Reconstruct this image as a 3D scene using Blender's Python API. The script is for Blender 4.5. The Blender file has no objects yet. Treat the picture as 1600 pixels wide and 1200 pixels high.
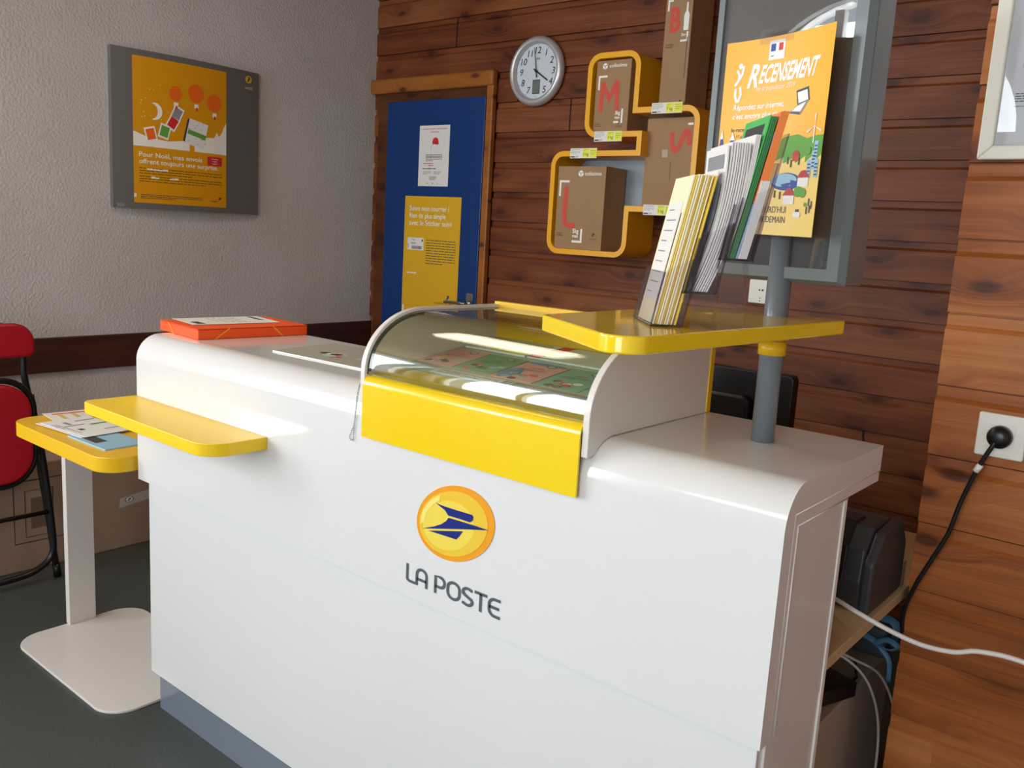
import bpy, bmesh, math, random
from mathutils import Vector, Matrix
random.seed(7)
S = bpy.context.scene
COL = S.collection
PI = math.pi
R = math.radians

# ------------------------------------------------------------------ camera
cam = bpy.data.cameras.new('camera'); camo = bpy.data.objects.new('camera', cam); COL.objects.link(camo)
cam.sensor_fit = 'HORIZONTAL'; cam.sensor_width = 36.0; cam.lens = 1378.1 * 36 / 1600; cam.clip_start = .02
yaw, pit, rol = R(39.3478), R(-9.8606), R(3.3155)
fw = Vector((-math.sin(yaw) * math.cos(pit), math.cos(yaw) * math.cos(pit), math.sin(pit)))
rt = Vector((math.cos(yaw), math.sin(yaw), 0)); up = rt.cross(fw)
r2 = math.cos(rol) * rt + math.sin(rol) * up; u2 = -math.sin(rol) * rt + math.cos(rol) * up
m = Matrix.Identity(4)
for i in range(3):
    m[i][0] = r2[i]; m[i][1] = u2[i]; m[i][2] = -fw[i]
m[0][3], m[1][3], m[2][3] = 3.7182, -3.2543, 1.3726
camo.matrix_world = m
S.camera = camo

# ------------------------------------------------------------------ world, lights, exposure
S.view_settings.view_transform = 'Standard'; S.view_settings.look = 'None'
S.view_settings.gamma = 1.0; S.view_settings.exposure = 0.28
try: S.view_settings.use_curve_mapping = False
except Exception: pass
w = bpy.data.worlds.new('sky'); S.world = w; w.use_nodes = True
wn = w.node_tree.nodes; bg = wn['Background']
bg.inputs['Color'].default_value = (.78, .88, 1.0, 1); bg.inputs['Strength'].default_value = 1.6

def area(name, loc, rot, sx, sy, e, col):
    l = bpy.data.lights.new(name, 'AREA'); l.shape = 'RECTANGLE'; l.size = sx; l.size_y = sy; l.energy = e; l.color = col
    o = bpy.data.objects.new(name, l); o.location = loc; o.rotation_euler = rot; COL.objects.link(o); return o
WINY = -4.7
# daylight coming through the windows of the front wall, the right one added for light (lamps stand outside the openings and face in)
area('daylight_window_near_corner', (.74, WINY - .25, 1.6), (R(90), 0, 0), 1.2, 1.5, 50, (.92, .96, 1.0))
area('daylight_fanlight', (2.2, WINY - .25, 2.2), (R(90), 0, 0), 1.1, .5, 16, (.92, .96, 1.0))
area('daylight_added_window', (3.7, WINY - .25, 1.6), (R(90), 0, 0), 1.35, 1.5, 44, (.92, .96, 1.0))  # unseen window on this side, added to bring more light onto the counter
area('daylight_window_left_wall', (-.25, -4.0, 1.7), (R(90), 0, R(-90)), 1.15, 1.5, 50, (.95, .97, 1.0))

# ------------------------------------------------------------------ materials
def lin(c):
    c = c / 255.0
    return c / 12.92 if c <= .04045 else ((c + .055) / 1.055) ** 2.4
def rgb(r, g, b): return (lin(r), lin(g), lin(b), 1)
MATS = {}
def mat(name, col, rough=.5, metal=0.0, coat=0.0, spec=.5, bump=0.0, bscale=200, emit=None, estr=0):
    if name in MATS: return MATS[name]
    mt = bpy.data.materials.new(name); mt.use_nodes = True; nt = mt.node_tree
    b = nt.nodes['Principled BSDF']
    b.inputs['Base Color'].default_value = col; b.inputs['Roughness'].default_value = rough
    b.inputs['Metallic'].default_value = metal; b.inputs['Coat Weight'].default_value = coat
    b.inputs['Coat Roughness'].default_value = .04
    b.inputs['Specular IOR Level'].default_value = spec
    if emit: b.inputs['Emission Color'].default_value = emit; b.inputs['Emission Strength'].default_value = estr
    tc = nt.nodes.new('ShaderNodeTexCoord'); nz = nt.nodes.new('ShaderNodeTexNoise')
    nz.inputs['Scale'].default_value = bscale; nz.inputs['Detail'].default_value = 3
    nt.links.new(tc.outputs['Object'], nz.inputs['Vector'])
    if bump:
        bp = nt.nodes.new('ShaderNodeBump'); bp.inputs['Strength'].default_value = bump; bp.inputs['Distance'].default_value = .004
        nt.links.new(nz.outputs['Fac'], bp.inputs['Height']); nt.links.new(bp.outputs['Normal'], b.inputs['Normal'])
    MATS[name] = mt
    return mt
def mixed(name, c1, c2, scale=3.0, rough=.5, detail=4, coat=0, bump=0, bscale=200, stretch=(1, 1, 1)):
    mt = mat(name, c1, rough, coat=coat, bump=bump, bscale=bscale); nt = mt.node_tree; b = nt.nodes['Principled BSDF']
    tc = nt.nodes.new('ShaderNodeTexCoord'); mp = nt.nodes.new('ShaderNodeMapping'); mp.inputs['Scale'].default_value = stretch
    nz = nt.nodes.new('ShaderNodeTexNoise'); nz.inputs['Scale'].default_value = scale; nz.inputs['Detail'].default_value = detail
    rp = nt.nodes.new('ShaderNodeValToRGB'); rp.color_ramp.elements[0].color = c1; rp.color_ramp.elements[1].color = c2
    rp.color_ramp.elements[0].position = .35; rp.color_ramp.elements[1].position = .65
    nt.links.new(tc.outputs['Object'], mp.inputs[0]); nt.links.new(mp.outputs[0], nz.inputs['Vector'])
    nt.links.new(nz.outputs['Fac'], rp.inputs[0]); nt.links.new(rp.outputs[0], b.inputs['Base Color'])
    return mt
def clear(name, tint, ior=1.5, rough=.0):
    mt = bpy.data.materials.new(name); mt.use_nodes = True; nt = mt.node_tree
    for n in list(nt.nodes):
        if n.type != 'OUTPUT_MATERIAL': nt.nodes.remove(n)
    out = [n for n in nt.nodes if n.type == 'OUTPUT_MATERIAL'][0]
    tr = nt.nodes.new('ShaderNodeBsdfTransparent'); tr.inputs[0].default_value = tint
    gl = nt.nodes.new('ShaderNodeBsdfGlossy'); gl.inputs['Roughness'].default_value = rough
    gm = nt.nodes.new('ShaderNodeNewGeometry'); dp = nt.nodes.new('ShaderNodeVectorMath'); dp.operation = 'DOT_PRODUCT'
    nt.links.new(gm.outputs['Normal'], dp.inputs[0]); nt.links.new(gm.outputs['Incoming'], dp.inputs[1])
    prev = dp.outputs['Value']; f0 = ((ior - 1) / (ior + 1)) ** 2
    for op, v in (('ABSOLUTE', None), ('SUBTRACT', 1.0), ('POWER', 5.0), ('MULTIPLY', 1 - f0), ('ADD', f0)):
        q = nt.nodes.new('ShaderNodeMath'); q.operation = op
        if op == 'SUBTRACT': q.inputs[0].default_value = 1.0; nt.links.new(prev, q.inputs[1])
        else:
            nt.links.new(prev, q.inputs[0])
            if v is not None: q.inputs[1].default_value = v
        prev = q.outputs[0]
    mx = nt.nodes.new('ShaderNodeMixShader')
    nt.links.new(prev, mx.inputs[0]); nt.links.new(tr.outputs[0], mx.inputs[1]); nt.links.new(gl.outputs[0], mx.inputs[2])
    nt.links.new(mx.outputs[0], out.inputs[0]); MATS[name] = mt
    return mt

def wood(name, z0, pitch, seed, c_dark, c_mid, c_light, rough=.38, jp=2.3):
    mt = bpy.data.materials.new(name); mt.use_nodes = True; nt = mt.node_tree; N = nt.nodes; L = nt.links
    b = N['Principled BSDF']; b.inputs['Roughness'].default_value = rough; b.inputs['Specular IOR Level'].default_value = .5
    b.inputs['Specular IOR Level'].default_value = .3
    g = N.new('ShaderNodeNewGeometry'); sp = N.new('ShaderNodeSeparateXYZ'); L.new(g.outputs['Position'], sp.inputs[0])
    def M(op, a, bb=None, c=None):
        n = N.new('ShaderNodeMath'); n.operation = op
        for i, v in enumerate((a, bb, c)):
            if v is None: continue
            if isinstance(v, (int, float)): n.inputs[i].default_value = v
            else: L.new(v, n.inputs[i])
        return n.outputs[0]
    def XYZ(x, y, z):
        n = N.new('ShaderNodeCombineXYZ')
        for i, v in enumerate((x, y, z)):
            if isinstance(v, (int, float)): n.inputs[i].default_value = v
            else: L.new(v, n.inputs[i])
        return n.outputs[0]
    idx = M('FLOOR', M('DIVIDE', M('SUBTRACT', sp.outputs[2], z0), pitch))
    wn1 = N.new('ShaderNodeTexWhiteNoise'); wn1.noise_dimensions = '1D'; L.new(M('ADD', idx, seed), wn1.inputs['W'])
    rnd = wn1.outputs['Value']
    xx = M('ADD', sp.outputs[0], M('MULTIPLY', sp.outputs[1], .7))
    seg = M('FLOOR', M('DIVIDE', M('ADD', xx, M('MULTIPLY', rnd, jp)), jp))
    segp = M('FRACT', M('DIVIDE', M('ADD', xx, M('MULTIPLY', rnd, jp)), jp))
    wn2 = N.new('ShaderNodeTexWhiteNoise'); wn2.noise_dimensions = '2D'; L.new(XYZ(M('ADD', idx, seed), seg, 0), wn2.inputs['Vector'])
    rnd2 = wn2.outputs['Value']
    off = M('MULTIPLY', rnd2, 37.0)
    # knots: stretched cells
    kv = XYZ(M('ADD', M('MULTIPLY', xx, 3.0), off), M('MULTIPLY', sp.outputs[2], 7.3), 0)
    vo = N.new('ShaderNodeTexVoronoi'); vo.feature = 'F1'; vo.voronoi_dimensions = '2D'; vo.inputs['Scale'].default_value = 1.0; L.new(kv, vo.inputs['Vector'])
    kd = vo.outputs['Distance']
    kn = N.new('ShaderNodeMapRange'); kn.inputs[1].default_value = .05; kn.inputs[2].default_value = .11; kn.inputs[3].default_value = 1; kn.inputs[4].default_value = 0; L.new(kd, kn.inputs[0])
    halo = N.new('ShaderNodeMapRange'); halo.inputs[1].default_value = .06; halo.inputs[2].default_value = .36; halo.inputs[3].default_value = 1; halo.inputs[4].default_value = 0; L.new(kd, halo.inputs[0])
    # long grain, bent round the knots
    gv = XYZ(M('MULTIPLY', xx, 1.6), M('ADD', M('MULTIPLY', sp.outputs[2], 42.0), M('MULTIPLY', halo.outputs[0], 2.2)), off)
    n1 = N.new('ShaderNodeTexNoise'); n1.inputs['Scale'].default_value = 1.0; n1.inputs['Detail'].default_value = 5; n1.inputs['Distortion'].default_value = .5; L.new(gv, n1.inputs['Vector'])
    gv2 = XYZ(M('MULTIPLY', xx, 4.0), M('ADD', M('MULTIPLY', sp.outputs[2], 190.0), M('MULTIPLY', halo.outputs[0], 6.0)), off)
    n2 = N.new('ShaderNodeTexNoise'); n2.inputs['Scale'].default_value = 1.0; n2.inputs['Detail'].default_value = 3; L.new(gv2, n2.inputs['Vector'])
    cv = XYZ(M('MULTIPLY', xx, 2.0), M('MULTIPLY', sp.outputs[2], 7.0), off)
    n3 = N.new('ShaderNodeTexNoise'); n3.inputs['Scale'].default_value = 1.0; n3.inputs['Detail'].default_value = 2; L.new(cv, n3.inputs['Vector'])
    f = M('ADD', M('ADD', M('MULTIPLY', n1.outputs['Fac'], .40), M('MULTIPLY', n2.outputs['Fac'], .22)), M('ADD', M('MULTIPLY', n3.outputs['Fac'], .45), M('MULTIPLY', rnd2, .20)))
    f = M('SUBTRACT', f, M('MULTIPLY', halo.outputs[0], .13))
    rp = N.new('ShaderNodeValToRGB'); e = rp.color_ramp.elements
    e[0].position = .42; e[0].color = c_dark; e[1].position = .86; e[1].color = c_light
    mid = rp.color_ramp.elements.new(.62); mid.color = c_mid
    L.new(f, rp.inputs[0])
    mx = N.new('ShaderNodeMixRGB'); mx.inputs[2].default_value = rgb(58, 26, 18); L.new(M('MULTIPLY', kn.outputs[0], .75), mx.inputs[0]); L.new(rp.outputs[0], mx.inputs[1])
    jt = M('LESS_THAN', M('ABSOLUTE', M('SUBTRACT', segp, .5)), .0006)
    mj = N.new('ShaderNodeMixRGB'); mj.inputs[2].default_value = rgb(35, 15, 8); L.new(jt, mj.inputs[0]); L.new(mx.outputs[0], mj.inputs[1])
    L.new(mj.outputs[0], b.inputs['Base Color'])
    bp = N.new('ShaderNodeBump'); bp.inputs['Strength'].default_value = .12; bp.inputs['Distance'].default_value = .003
    L.new(n2.outputs['Fac'], bp.inputs['Height']); L.new(bp.outputs['Normal'], b.inputs['Normal'])
    MATS[name] = mt
    return mt

ZB, PB = 2.0997, .13711
ZJ = 1.406
wood_back = wood('shaded pine boards', ZB - 20 * PB, PB, 3.0, rgb(76, 34, 15), rgb(116, 60, 29), rgb(146, 88, 50), .5, 7.0)  # same pine as the jut; dimmer light of the back wall put into its colour
wood_jut = wood('lit pine boards', ZJ - 12 * PB, PB, 11.0, rgb(112, 56, 22), rgb(162, 92, 42), rgb(190, 122, 66), .42, 60.0)  # same pine as the back wall; stronger light here put into its colour
wood_frame = wood('door casing pine', -10, 30, 5.0, rgb(112, 60, 22), rgb(146, 86, 34), rgb(168, 104, 46))
wood_stop = wood('dark door stop pine', -10, 30, 9.0, rgb(66, 34, 16), rgb(92, 52, 28), rgb(112, 68, 38))
plaster = mixed('roughcast plaster', rgb(196, 190, 186), rgb(204, 198, 195), 2.0, .9, bump=.9, bscale=95)
ceilm = mixed('pine ceiling', rgb(150, 112, 78), rgb(166, 126, 90), 3, .6, stretch=(1, 10, 1))
floorm = mixed('green grey vinyl', rgb(62, 68, 66), rgb(76, 82, 79), 160, .42, bump=.08, bscale=300)
brownrail = mixed('dark stained rail', rgb(62, 30, 24), rgb(78, 40, 30), 3, .45, stretch=(1, 1, 12))
laminate = mat('white gloss laminate', rgb(226, 225, 223), .16, coat=.6)
laminate_side = mat('white satin laminate', rgb(226, 220, 213), .3)
edge_white = mat('white edging', rgb(240, 236, 228), .3)
yellow = mat('yellow gloss lacquer', rgb(244, 208, 26), .16, coat=.5)
yellow_in = mat('yellow satin lacquer', rgb(238, 188, 24), .35)
yellow_shelf = mat('yellow cubby laminate', rgb(240, 172, 8), .35)
plinthm = mat('blue grey plinth', rgb(112, 122, 134), .18, coat=.4)
polem = mat('grey painted steel', rgb(112, 120, 126), .28, coat=.3)
framegrey = mat('grey satin frame', rgb(106, 114, 113), .3, coat=.2)
panelgrey = mat('dark grey panel', rgb(84, 87, 86), .4)
panelwall = mat('charcoal grey panel', rgb(104, 103, 100), .42)
silver = mat('brushed silver plastic', rgb(196, 197, 198), .32, metal=.45)
clockface = mat('clock face', rgb(212, 218, 228), .4)
black = mat('black plastic', rgb(20, 20, 22), .35)
blacksat = mat('black satin print', rgb(28, 28, 30), .5)
darkprint = mat('dark grey print', rgb(64, 66, 70), .5)
greyprint = mat('mid grey print', rgb(140, 142, 146), .6)
white = mat('white paper', rgb(232, 230, 226), .6)
whiteprint = mat('white print', rgb(242, 240, 232), .5)
cream = mat('cream paper', rgb(246, 236, 196), .6)
yellowpaper = mat('yellow paper', rgb(250, 214, 70), .6)
posteryellow = mat('poster yellow', rgb(222, 152, 6), .42)
posteryellow2 = mat('poster soft yellow', rgb(240, 174, 40), .4)
paleyellow = mat('poster pale yellow', rgb(238, 206, 112), .45)
orange = mat('orange card', rgb(252, 88, 26), .5)
orangeprint = mat('orange print', rgb(238, 104, 22), .5)
orangepaper = mat('orange paper', rgb(250, 140, 70), .55)
green = mat('green paper', rgb(84, 186, 96), .55)
greenprint = mat('green print', rgb(96, 160, 60), .55)
red = mat('red print', rgb(206, 40, 44), .5)
redbox = mat('red box print', rgb(208, 74, 54), .6)
redvinyl = mat('red vinyl', rgb(182, 12, 36), .42)
blue = mat('blue print', rgb(40, 66, 150), .5)
logoblue = mat('logo navy', rgb(30, 42, 122), .3)
palegreen = mat('pale green print', rgb(172, 206, 182), .5)
pink = mat('pink print', rgb(226, 166, 160), .5)
lightblue = mat('light blue print', rgb(150, 190, 214), .5)
doorblue = mat('blue door paint', rgb(2, 54, 118), .32)
card = mixed('brown cardboard', rgb(156, 122, 86), rgb(164, 130, 94), 4, .75, stretch=(1, 1, 8))
carddark = mixed('floor cardboard', rgb(158, 132, 110), rgb(168, 142, 119), 3, .8)
tagyellow = mat('tag lime', rgb(232, 234, 60), .5)
silverlogo = mat('la poste medallion rim', rgb(238, 158, 34), .3)
medal1 = mat('medallion gold', rgb(236, 196, 60), .25)
medal2 = mat('medallion light', rgb(246, 226, 120), .25)
lettergrey = mat('letter grey', rgb(88, 92, 98), .4)
steel = mat('steel', rgb(180, 182, 186), .22, metal=1)
deskm = mat('beige desk board', rgb(196, 168, 128), .45)
cabm = mat('beige cabinet', rgb(190, 170, 148), .5)
whitecable = mat('white cable', rgb(224, 216, 208), .45)
strap = mat('blue strap', rgb(98, 150, 186), .45)
printergrey = mat('printer charcoal', rgb(56, 58, 62), .42)
cream_plastic = mat('ivory plastic', rgb(238, 236, 224), .35)
framewhite = mat('white picture frame', rgb(232, 228, 212), .4)
chairblack = mat('black tube', rgb(30, 29, 30), .3, metal=.2)
tape = clear('clear tape', (.93, .93, .92, 1), 1.35, .2)
glass = clear('glass', (.90, .93, .88, 1), 1.75, 0)
film = clear('glossy film', (.96, .96, .96, 1), 2.1, .0)
winglass = clear('window glass', (.97, .98, .98, 1), 1.45, 0)
acrylic = clear('clear acrylic', (.975, .965, .98, 1), 1.45, .0)
acrylic_edge = clear('acrylic edge', (.70, .65, .80, 1), 1.5, .05)
glass_edge = mat('glass edge', rgb(52, 72, 72), .2)
lampm = mat('lamp diffuser', rgb(255, 250, 230), .5, emit=(1, .93, .72, 1), estr=6.5)

# ------------------------------------------------------------------ mesh builder
def text_geo(s, bold=0.0):
    cu = bpy.data.curves.new('t', 'FONT'); cu.body = s; cu.size = 1; cu.offset = bold; cu.resolution_u = 3
    o = bpy.data.objects.new('t', cu); COL.objects.link(o)
    dg = bpy.context.evaluated_depsgraph_get(); ev = o.evaluated_get(dg); me = ev.to_mesh()
    vs = [v.co.copy() for v in me.vertices]; fs = [tuple(p.vertices) for p in me.polygons]
    ev.to_mesh_clear(); bpy.data.objects.remove(o); bpy.data.curves.remove(cu)
    return vs, fs
TCACHE = {}

class MB:
    def __init__(s): s.v = []; s.f = []; s.m = []; s.mats = []; s.sm = []
    def mi(s, mt):
        if mt not in s.mats: s.mats.append(mt)
        return s.mats.index(mt)
    def add(s, vs, fs, mt, smooth=False):
        k = len(s.v); i = s.mi(mt); s.v += [tuple(v) for v in vs]
        for f in fs: s.f.append(tuple(k + a for a in f)); s.m.append(i); s.sm.append(smooth)
        return s
    def box(s, x0, y0, z0, x1, y1, z1, mt):
        vs = [(x, y, z) for z in (z0, z1) for y in (y0, y1) for x in (x0, x1)]
        return s.add(vs, [(0, 2, 3, 1), (4, 5, 7, 6), (0, 1, 5, 4), (2, 6, 7, 3), (0, 4, 6, 2), (1, 3, 7, 5)], mt)
    def prism(s, pts, a0, a1, mt, axis='z', side=None, smooth=False):
        """pts 2D polygon; extruded along axis between a0 and a1. z:(x,y) y:(x,z) x:(y,z)"""
        n = len(pts)
        ar = sum(pts[i][0] * pts[(i + 1) % n][1] - pts[(i + 1) % n][0] * pts[i][1] for i in range(n))
        if ar < 0: pts = pts[::-1]
        def P(p, a):
            if axis == 'z': return (p[0], p[1], a)
            if axis == 'y': return (p[0], a, p[1])
            return (a, p[0], p[1])
        vs = [P(p, a0) for p in pts] + [P(p, a1) for p in pts]
        fl = axis == 'y'
        top = tuple(range(n, 2 * n)); bot = tuple(range(n))[::-1]
        sides = [(i, (i + 1) % n, n + (i + 1) % n, n + i) for i in range(n)]
        if fl: top = top[::-1]; bot = bot[::-1]; sides = [q[::-1] for q in sides]
        s.add(vs, [top, bot], mt)
        k = len(s.v) - 2 * n; i = s.mi(side or mt)
        for q in sides: s.f.append(tuple(k + a for a in q)); s.m.append(i); s.sm.append(smooth)
        return s
    def flat(s, pts, z, mt, t=.0002): return s.prism(pts, z, z + t, mt)
    def rect(s, x0, y0, x1, y1, z, mt, t=.0002): return s.prism([(x0, y0), (x1, y0), (x1, y1), (x0, y1)], z, z + t, mt)
    def oval(s, cx, cy, rx, ry, z, mt, t=.0002, n=40): return s.prism([(cx + rx * math.cos(2 * PI * i / n), cy + ry * math.sin(2 * PI * i / n)) for i in range(n)], z, z + t, mt)
    def text(s, st, x, y, h, mt, z=.0006, w=None, align='l', shear=0, bold=.0, rot=0):
        key = (st, bold)
        if key not in TCACHE: TCACHE[key] = text_geo(st, bold)
        vs, fs = TCACHE[key]
        if not vs: return s
        x0 = min(v.x for v in vs); x1 = max(v.x for v in vs)
        sy = h / .70; sx = sy if w is None else w / (x1 - x0)
        W = (x1 - x0) * sx; ox = {'l': 0, 'c': -W / 2, 'r': -W}[align]
        c, q = math.cos(rot), math.sin(rot); out = []
        for v in vs:
            px = ox + (v.x - x0) * sx + shear * v.y * sy; py = v.y * sy
            out.append((x + c * px - q * py, y + q * px + c * py, z))
        return s.add(out, fs, mt)
    def lines(s, x0, y0, x1, y1, n, mt, z=.0006, seed=0, fill=.45):
        """small print: rows of word-like dashes"""
        rr = random.Random(seed); dy = (y1 - y0) / n
        for i in range(n):
            y = y1 - (i + .5) * dy; x = x0; hh = abs(dy) * fill / 2
            end = x0 + (x1 - x0) * (1 if i < n - 1 else rr.uniform(.4, .8))
            while x < end:
                L = abs(dy) * rr.uniform(.8, 3.0)
                xe = min(x + L, end)
                s.add([(x, y - hh, z), (xe, y - hh, z), (xe, y + hh, z), (x, y + hh, z)], [(0, 1, 2, 3)], mt)
                x = xe + abs(dy) * .35
        return s
    def tube(s, path, r, mt, n=12, closed=False, flat=None):
        P = [Vector(p) for p in path]; N = len(P); vs = []; fs = []
        prev = None
        for i, p in enumerate(P):
            a = P[i - 1] if (i or closed) else P[0]; b = P[(i + 1) % N] if (i < N - 1 or closed) else P[-1]
            t = (b - a).normalized()
            if prev is None:
                u = t.orthogonal().normalized()
            else:
                u = (prev - t * prev.dot(t)).normalized()
            prev = u; vv = t.cross(u)
            ra, rb = (r, r) if flat is None else flat
            for k in range(n):
                an = 2 * PI * k / n; vs.append(p + u * math.cos(an) * ra + vv * math.sin(an) * rb)
        for i in range(N if closed else N - 1):
            for k in range(n):
                a = i * n + k; b = i * n + (k + 1) % n; c = ((i + 1) % N) * n + (k + 1) % n; d = ((i + 1) % N) * n + k
                fs.append((a, b, c, d))
        if not closed: fs.append(tuple(range(n))[::-1]); fs.append(tuple(range((N - 1) * n, N * n)))
        return s.add(vs, fs, mt, True)
    def lathe(s, prof, mt, center=(0, 0, 0), axis='z', n=64):
        """prof: list of (r, h)"""
        vs = []; fs = []; M = len(prof)
        for i in range(n):
            a = 2 * PI * i / n
            for r_, h in prof:
                if axis == 'z': vs.append((center[0] + r_ * math.cos(a), center[1] + r_ * math.sin(a), center[2] + h))
        for i in range(n):
            j = (i + 1) % n
            for k in range(M - 1): fs.append((i * M + k, j * M + k, j * M + k + 1, i * M + k + 1))
        return s.add(vs, fs, mt, True)
    def strokes(s, paths, w, mt, z=.0006, fx=lambda p: p):
        for path in paths:
            pts = [Vector((p[0], p[1])) for p in path]
            left = []; right = []
            for i, p in enumerate(pts):
                a = pts[max(i - 1, 0)]; b = pts[min(i + 1, len(pts) - 1)]
                t = (b - a).normalized(); nrm = Vector((-t.y, t.x))
                if 0 < i < len(pts) - 1:
                    t1 = (p - a).normalized(); d = abs(nrm.dot(Vector((-t1.y, t1.x)))); nrm = nrm / max(d, .5)
                left.append(p + nrm * w / 2); right.append(p - nrm * w / 2)
            for i in range(len(pts) - 1):
                q = [fx(right[i]), fx(right[i + 1]), fx(left[i + 1]), fx(left[i])]
                s.add([(a[0], a[1], z) for a in q], [(0, 1, 2, 3)], mt)
        return s
    def make(s, name, parent=None, bevel=0, seg=2, sub=0):
        me = bpy.data.meshes.new(name); me.from_pydata(s.v, [], s.f); me.update()
        for mt in s.mats: me.materials.append(mt)
        me.polygons.foreach_set('material_index', s.m); me.polygons.foreach_set('use_smooth', s.sm); me.update()
        o = bpy.data.objects.new(name, me); COL.objects.link(o)
        if parent: o.parent = parent
        if bevel:
            b = o.modifiers.new('bevel', 'BEVEL'); b.width = bevel; b.segments = seg; b.limit_method = 'ANGLE'; b.angle_limit = R(40)
            b.harden_normals = False
        if sub:
            q = o.modifiers.new('sub', 'SUBSURF'); q.levels = sub; q.render_levels = sub
        return o

def thing(name, label, cat, loc=(0, 0, 0), rot=(0, 0, 0), group=None):
    o = bpy.data.objects.new(name, None); o.empty_display_size = .05; COL.objects.link(o); o.location = loc; o.rotation_euler = rot
    o['label'] = label; o['category'] = cat
    if group: o['group'] = group
    return o
def tag(o, label, cat, group=None, kind=None):
    o['label'] = label; o['category'] = cat
    if group: o['group'] = group
    if kind: o['kind'] = kind
    return o
def struct(o): o['kind'] = 'structure'; return o
def rrect(x0, y0, x1, y1, r, n=8, rs=None):
    """rounded rectangle; rs = radii bl, br, tr, tl"""
    rs = rs or (r, r, r, r); out = []
    for (cx, cy, a0, rr) in ((x0, y0, 180, rs[0]), (x1, y0, 270, rs[1]), (x1, y1, 0, rs[2]), (x0, y1, 90, rs[3])):
        sx = 1 if cx == x0 else -1; sy = 1 if cy == y0 else -1
        if rr <= 0: out.append((cx, cy)); continue
        for i in range(n + 1):
            a = R(a0 + 90 * i / n); out.append((cx + sx * rr + rr * math.cos(a), cy + sy * rr + rr * math.sin(a)))
    return out
def round_poly(pts, radii, n=8):
    out = []
    N = len(pts)
    for i in range(N):
        p = Vector(pts[i]); a = Vector(pts[i - 1]); b = Vector(pts[(i + 1) % N]); r_ = radii[i] if isinstance(radii, (list, tuple)) else radii
        if r_ <= 0: out.append(tuple(p)); continue
        d1 = (a - p).normalized(); d2 = (b - p).normalized(); ang = d1.angle(d2); L = r_ / math.tan(ang / 2)
        p1 = p + d1 * L; p2 = p + d2 * L; c = p + (d1 + d2).normalized() * (r_ / math.sin(ang / 2))
        a1 = math.atan2(p1.y - c.y, p1.x - c.x); a2 = math.atan2(p2.y - c.y, p2.x - c.x)
        da = (a2 - a1 + PI) % (2 * PI) - PI
        for k in range(n + 1):
            t = a1 + da * k / n; out.append((c.x + r_ * math.cos(t), c.y + r_ * math.sin(t)))
    return out
def spline(P, per=8):
    P = [Vector(p) for p in P]; out = []
    Q = [P[0] * 2 - P[1]] + P + [P[-1] * 2 - P[-2]]
    for i in range(1, len(Q) - 2):
        p0, p1, p2, p3 = Q[i - 1:i + 3]
        for k in range(per):
            t = k / per
            out.append(.5 * ((2 * p1) + (p2 - p0) * t + (2 * p0 - 5 * p1 + 4 * p2 - p3) * t * t + (3 * p1 - p0 - 3 * p2 + p3) * t ** 3))
    out.append(P[-1]); return out

# bird emblem, unit box roughly -1..1, drawn with three shapes
BIRD = [[(-.50, .42), (.0, .40), (.42, .42), (.50, .36), (.48, .26), (.42, .19), (-.16, .18), (-.34, .35)],
        [(-.86, -.42), (-.50, -.24), (-.30, -.10), (-.18, .04), (-.14, .13), (.90, .16), (.3, -.03), (-.17, -.19)],
        [(-.68, -.42), (.26, -.10), (.14, -.32), (.06, -.40)]]
def bird(mb, cx, cy, sx, sy, mt, z, t=.0003):
    for p in BIRD: mb.prism([(cx + a * sx, cy + b * sy) for a, b in p], z, z + t, mt)

# ================================================================== STRUCTURE
JX, JY = 3.2874, -1.4492
RX = 4.7; H = 2.6
o = struct(MB().box(-.15, WINY - .2, -.1, RX + .1, .15, 0, floorm).make('floor'))
o = struct(MB().box(-.15, WINY - .2, H, RX + .1, .15, H + .1, ceilm).make('ceiling'))
LW0, LW1, LZ0, LZ1 = -4.60, -3.40, .95, 2.50
mb = MB(); mb.box(-.15, WINY - .2, 0, 0, LW0, H, plaster); mb.box(-.15, LW1, 0, 0, .15, H, plaster); mb.box(-.15, LW0, 0, 0, LW1, LZ0, plaster); mb.box(-.15, LW0, LZ1, 0, LW1, H, plaster)
struct(mb.make('wall_left'))
mb = MB()
for q in ((LW0, LZ0, LW0 + .05, LZ1), (LW1 - .05, LZ0, LW1, LZ1), (LW0 + .05, LZ0, LW1 - .05, LZ0 + .05), (LW0 + .05, LZ1 - .05, LW1 - .05, LZ1)): mb.box(-.10, q[0], q[1], -.05, q[2], q[3], edge_white)
wl = struct(mb.make('window_4')); MB().box(-.08, LW0 + .05, LZ0 + .05, -.076, LW1 - .05, LZ1 - .05, winglass).make('window_pane', wl)
struct(MB().box(RX, WINY - .2, 0, RX + .1, .15, H, plaster).make('wall_right'))

def board_profile(z00, pitch, zlo, zhi, y):
    pts = []
    k = math.floor((zlo - z00) / pitch) - 1
    while True:
        b = z00 + k * pitch
        pts += [(y, b), (y, b + .104), (y + .008, b + .113), (y + .008, b + pitch - .004), (y + .016, b + pitch - .004), (y + .016, b + pitch)]
        if b > zhi: break
        k += 1
    out = []
    for i in range(len(pts) - 1):
        (y0, za), (y1, zb) = pts[i], pts[i + 1]
        if zb < zlo or za > zhi: continue
        def at(z): return y0 + (y1 - y0) * ((z - za) / (zb - za)) if zb > za else y0
        A = (y0, za) if za >= zlo else (at(zlo), zlo); B = (y1, zb) if zb <= zhi else (at(zhi), zhi)
        if not out: out.append(A)
        out.append(B)
    return out
def boards(mb, x0, x1, zlo, zhi, z00, y, mt, depth=.05):
    pr = board_profile(z00, PB, zlo, zhi, y)
    poly = pr + [(y + depth, zhi), (y + depth, zlo)]
    mb.prism(poly, x0, x1, mt, axis='x')
mb = MB()
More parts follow.
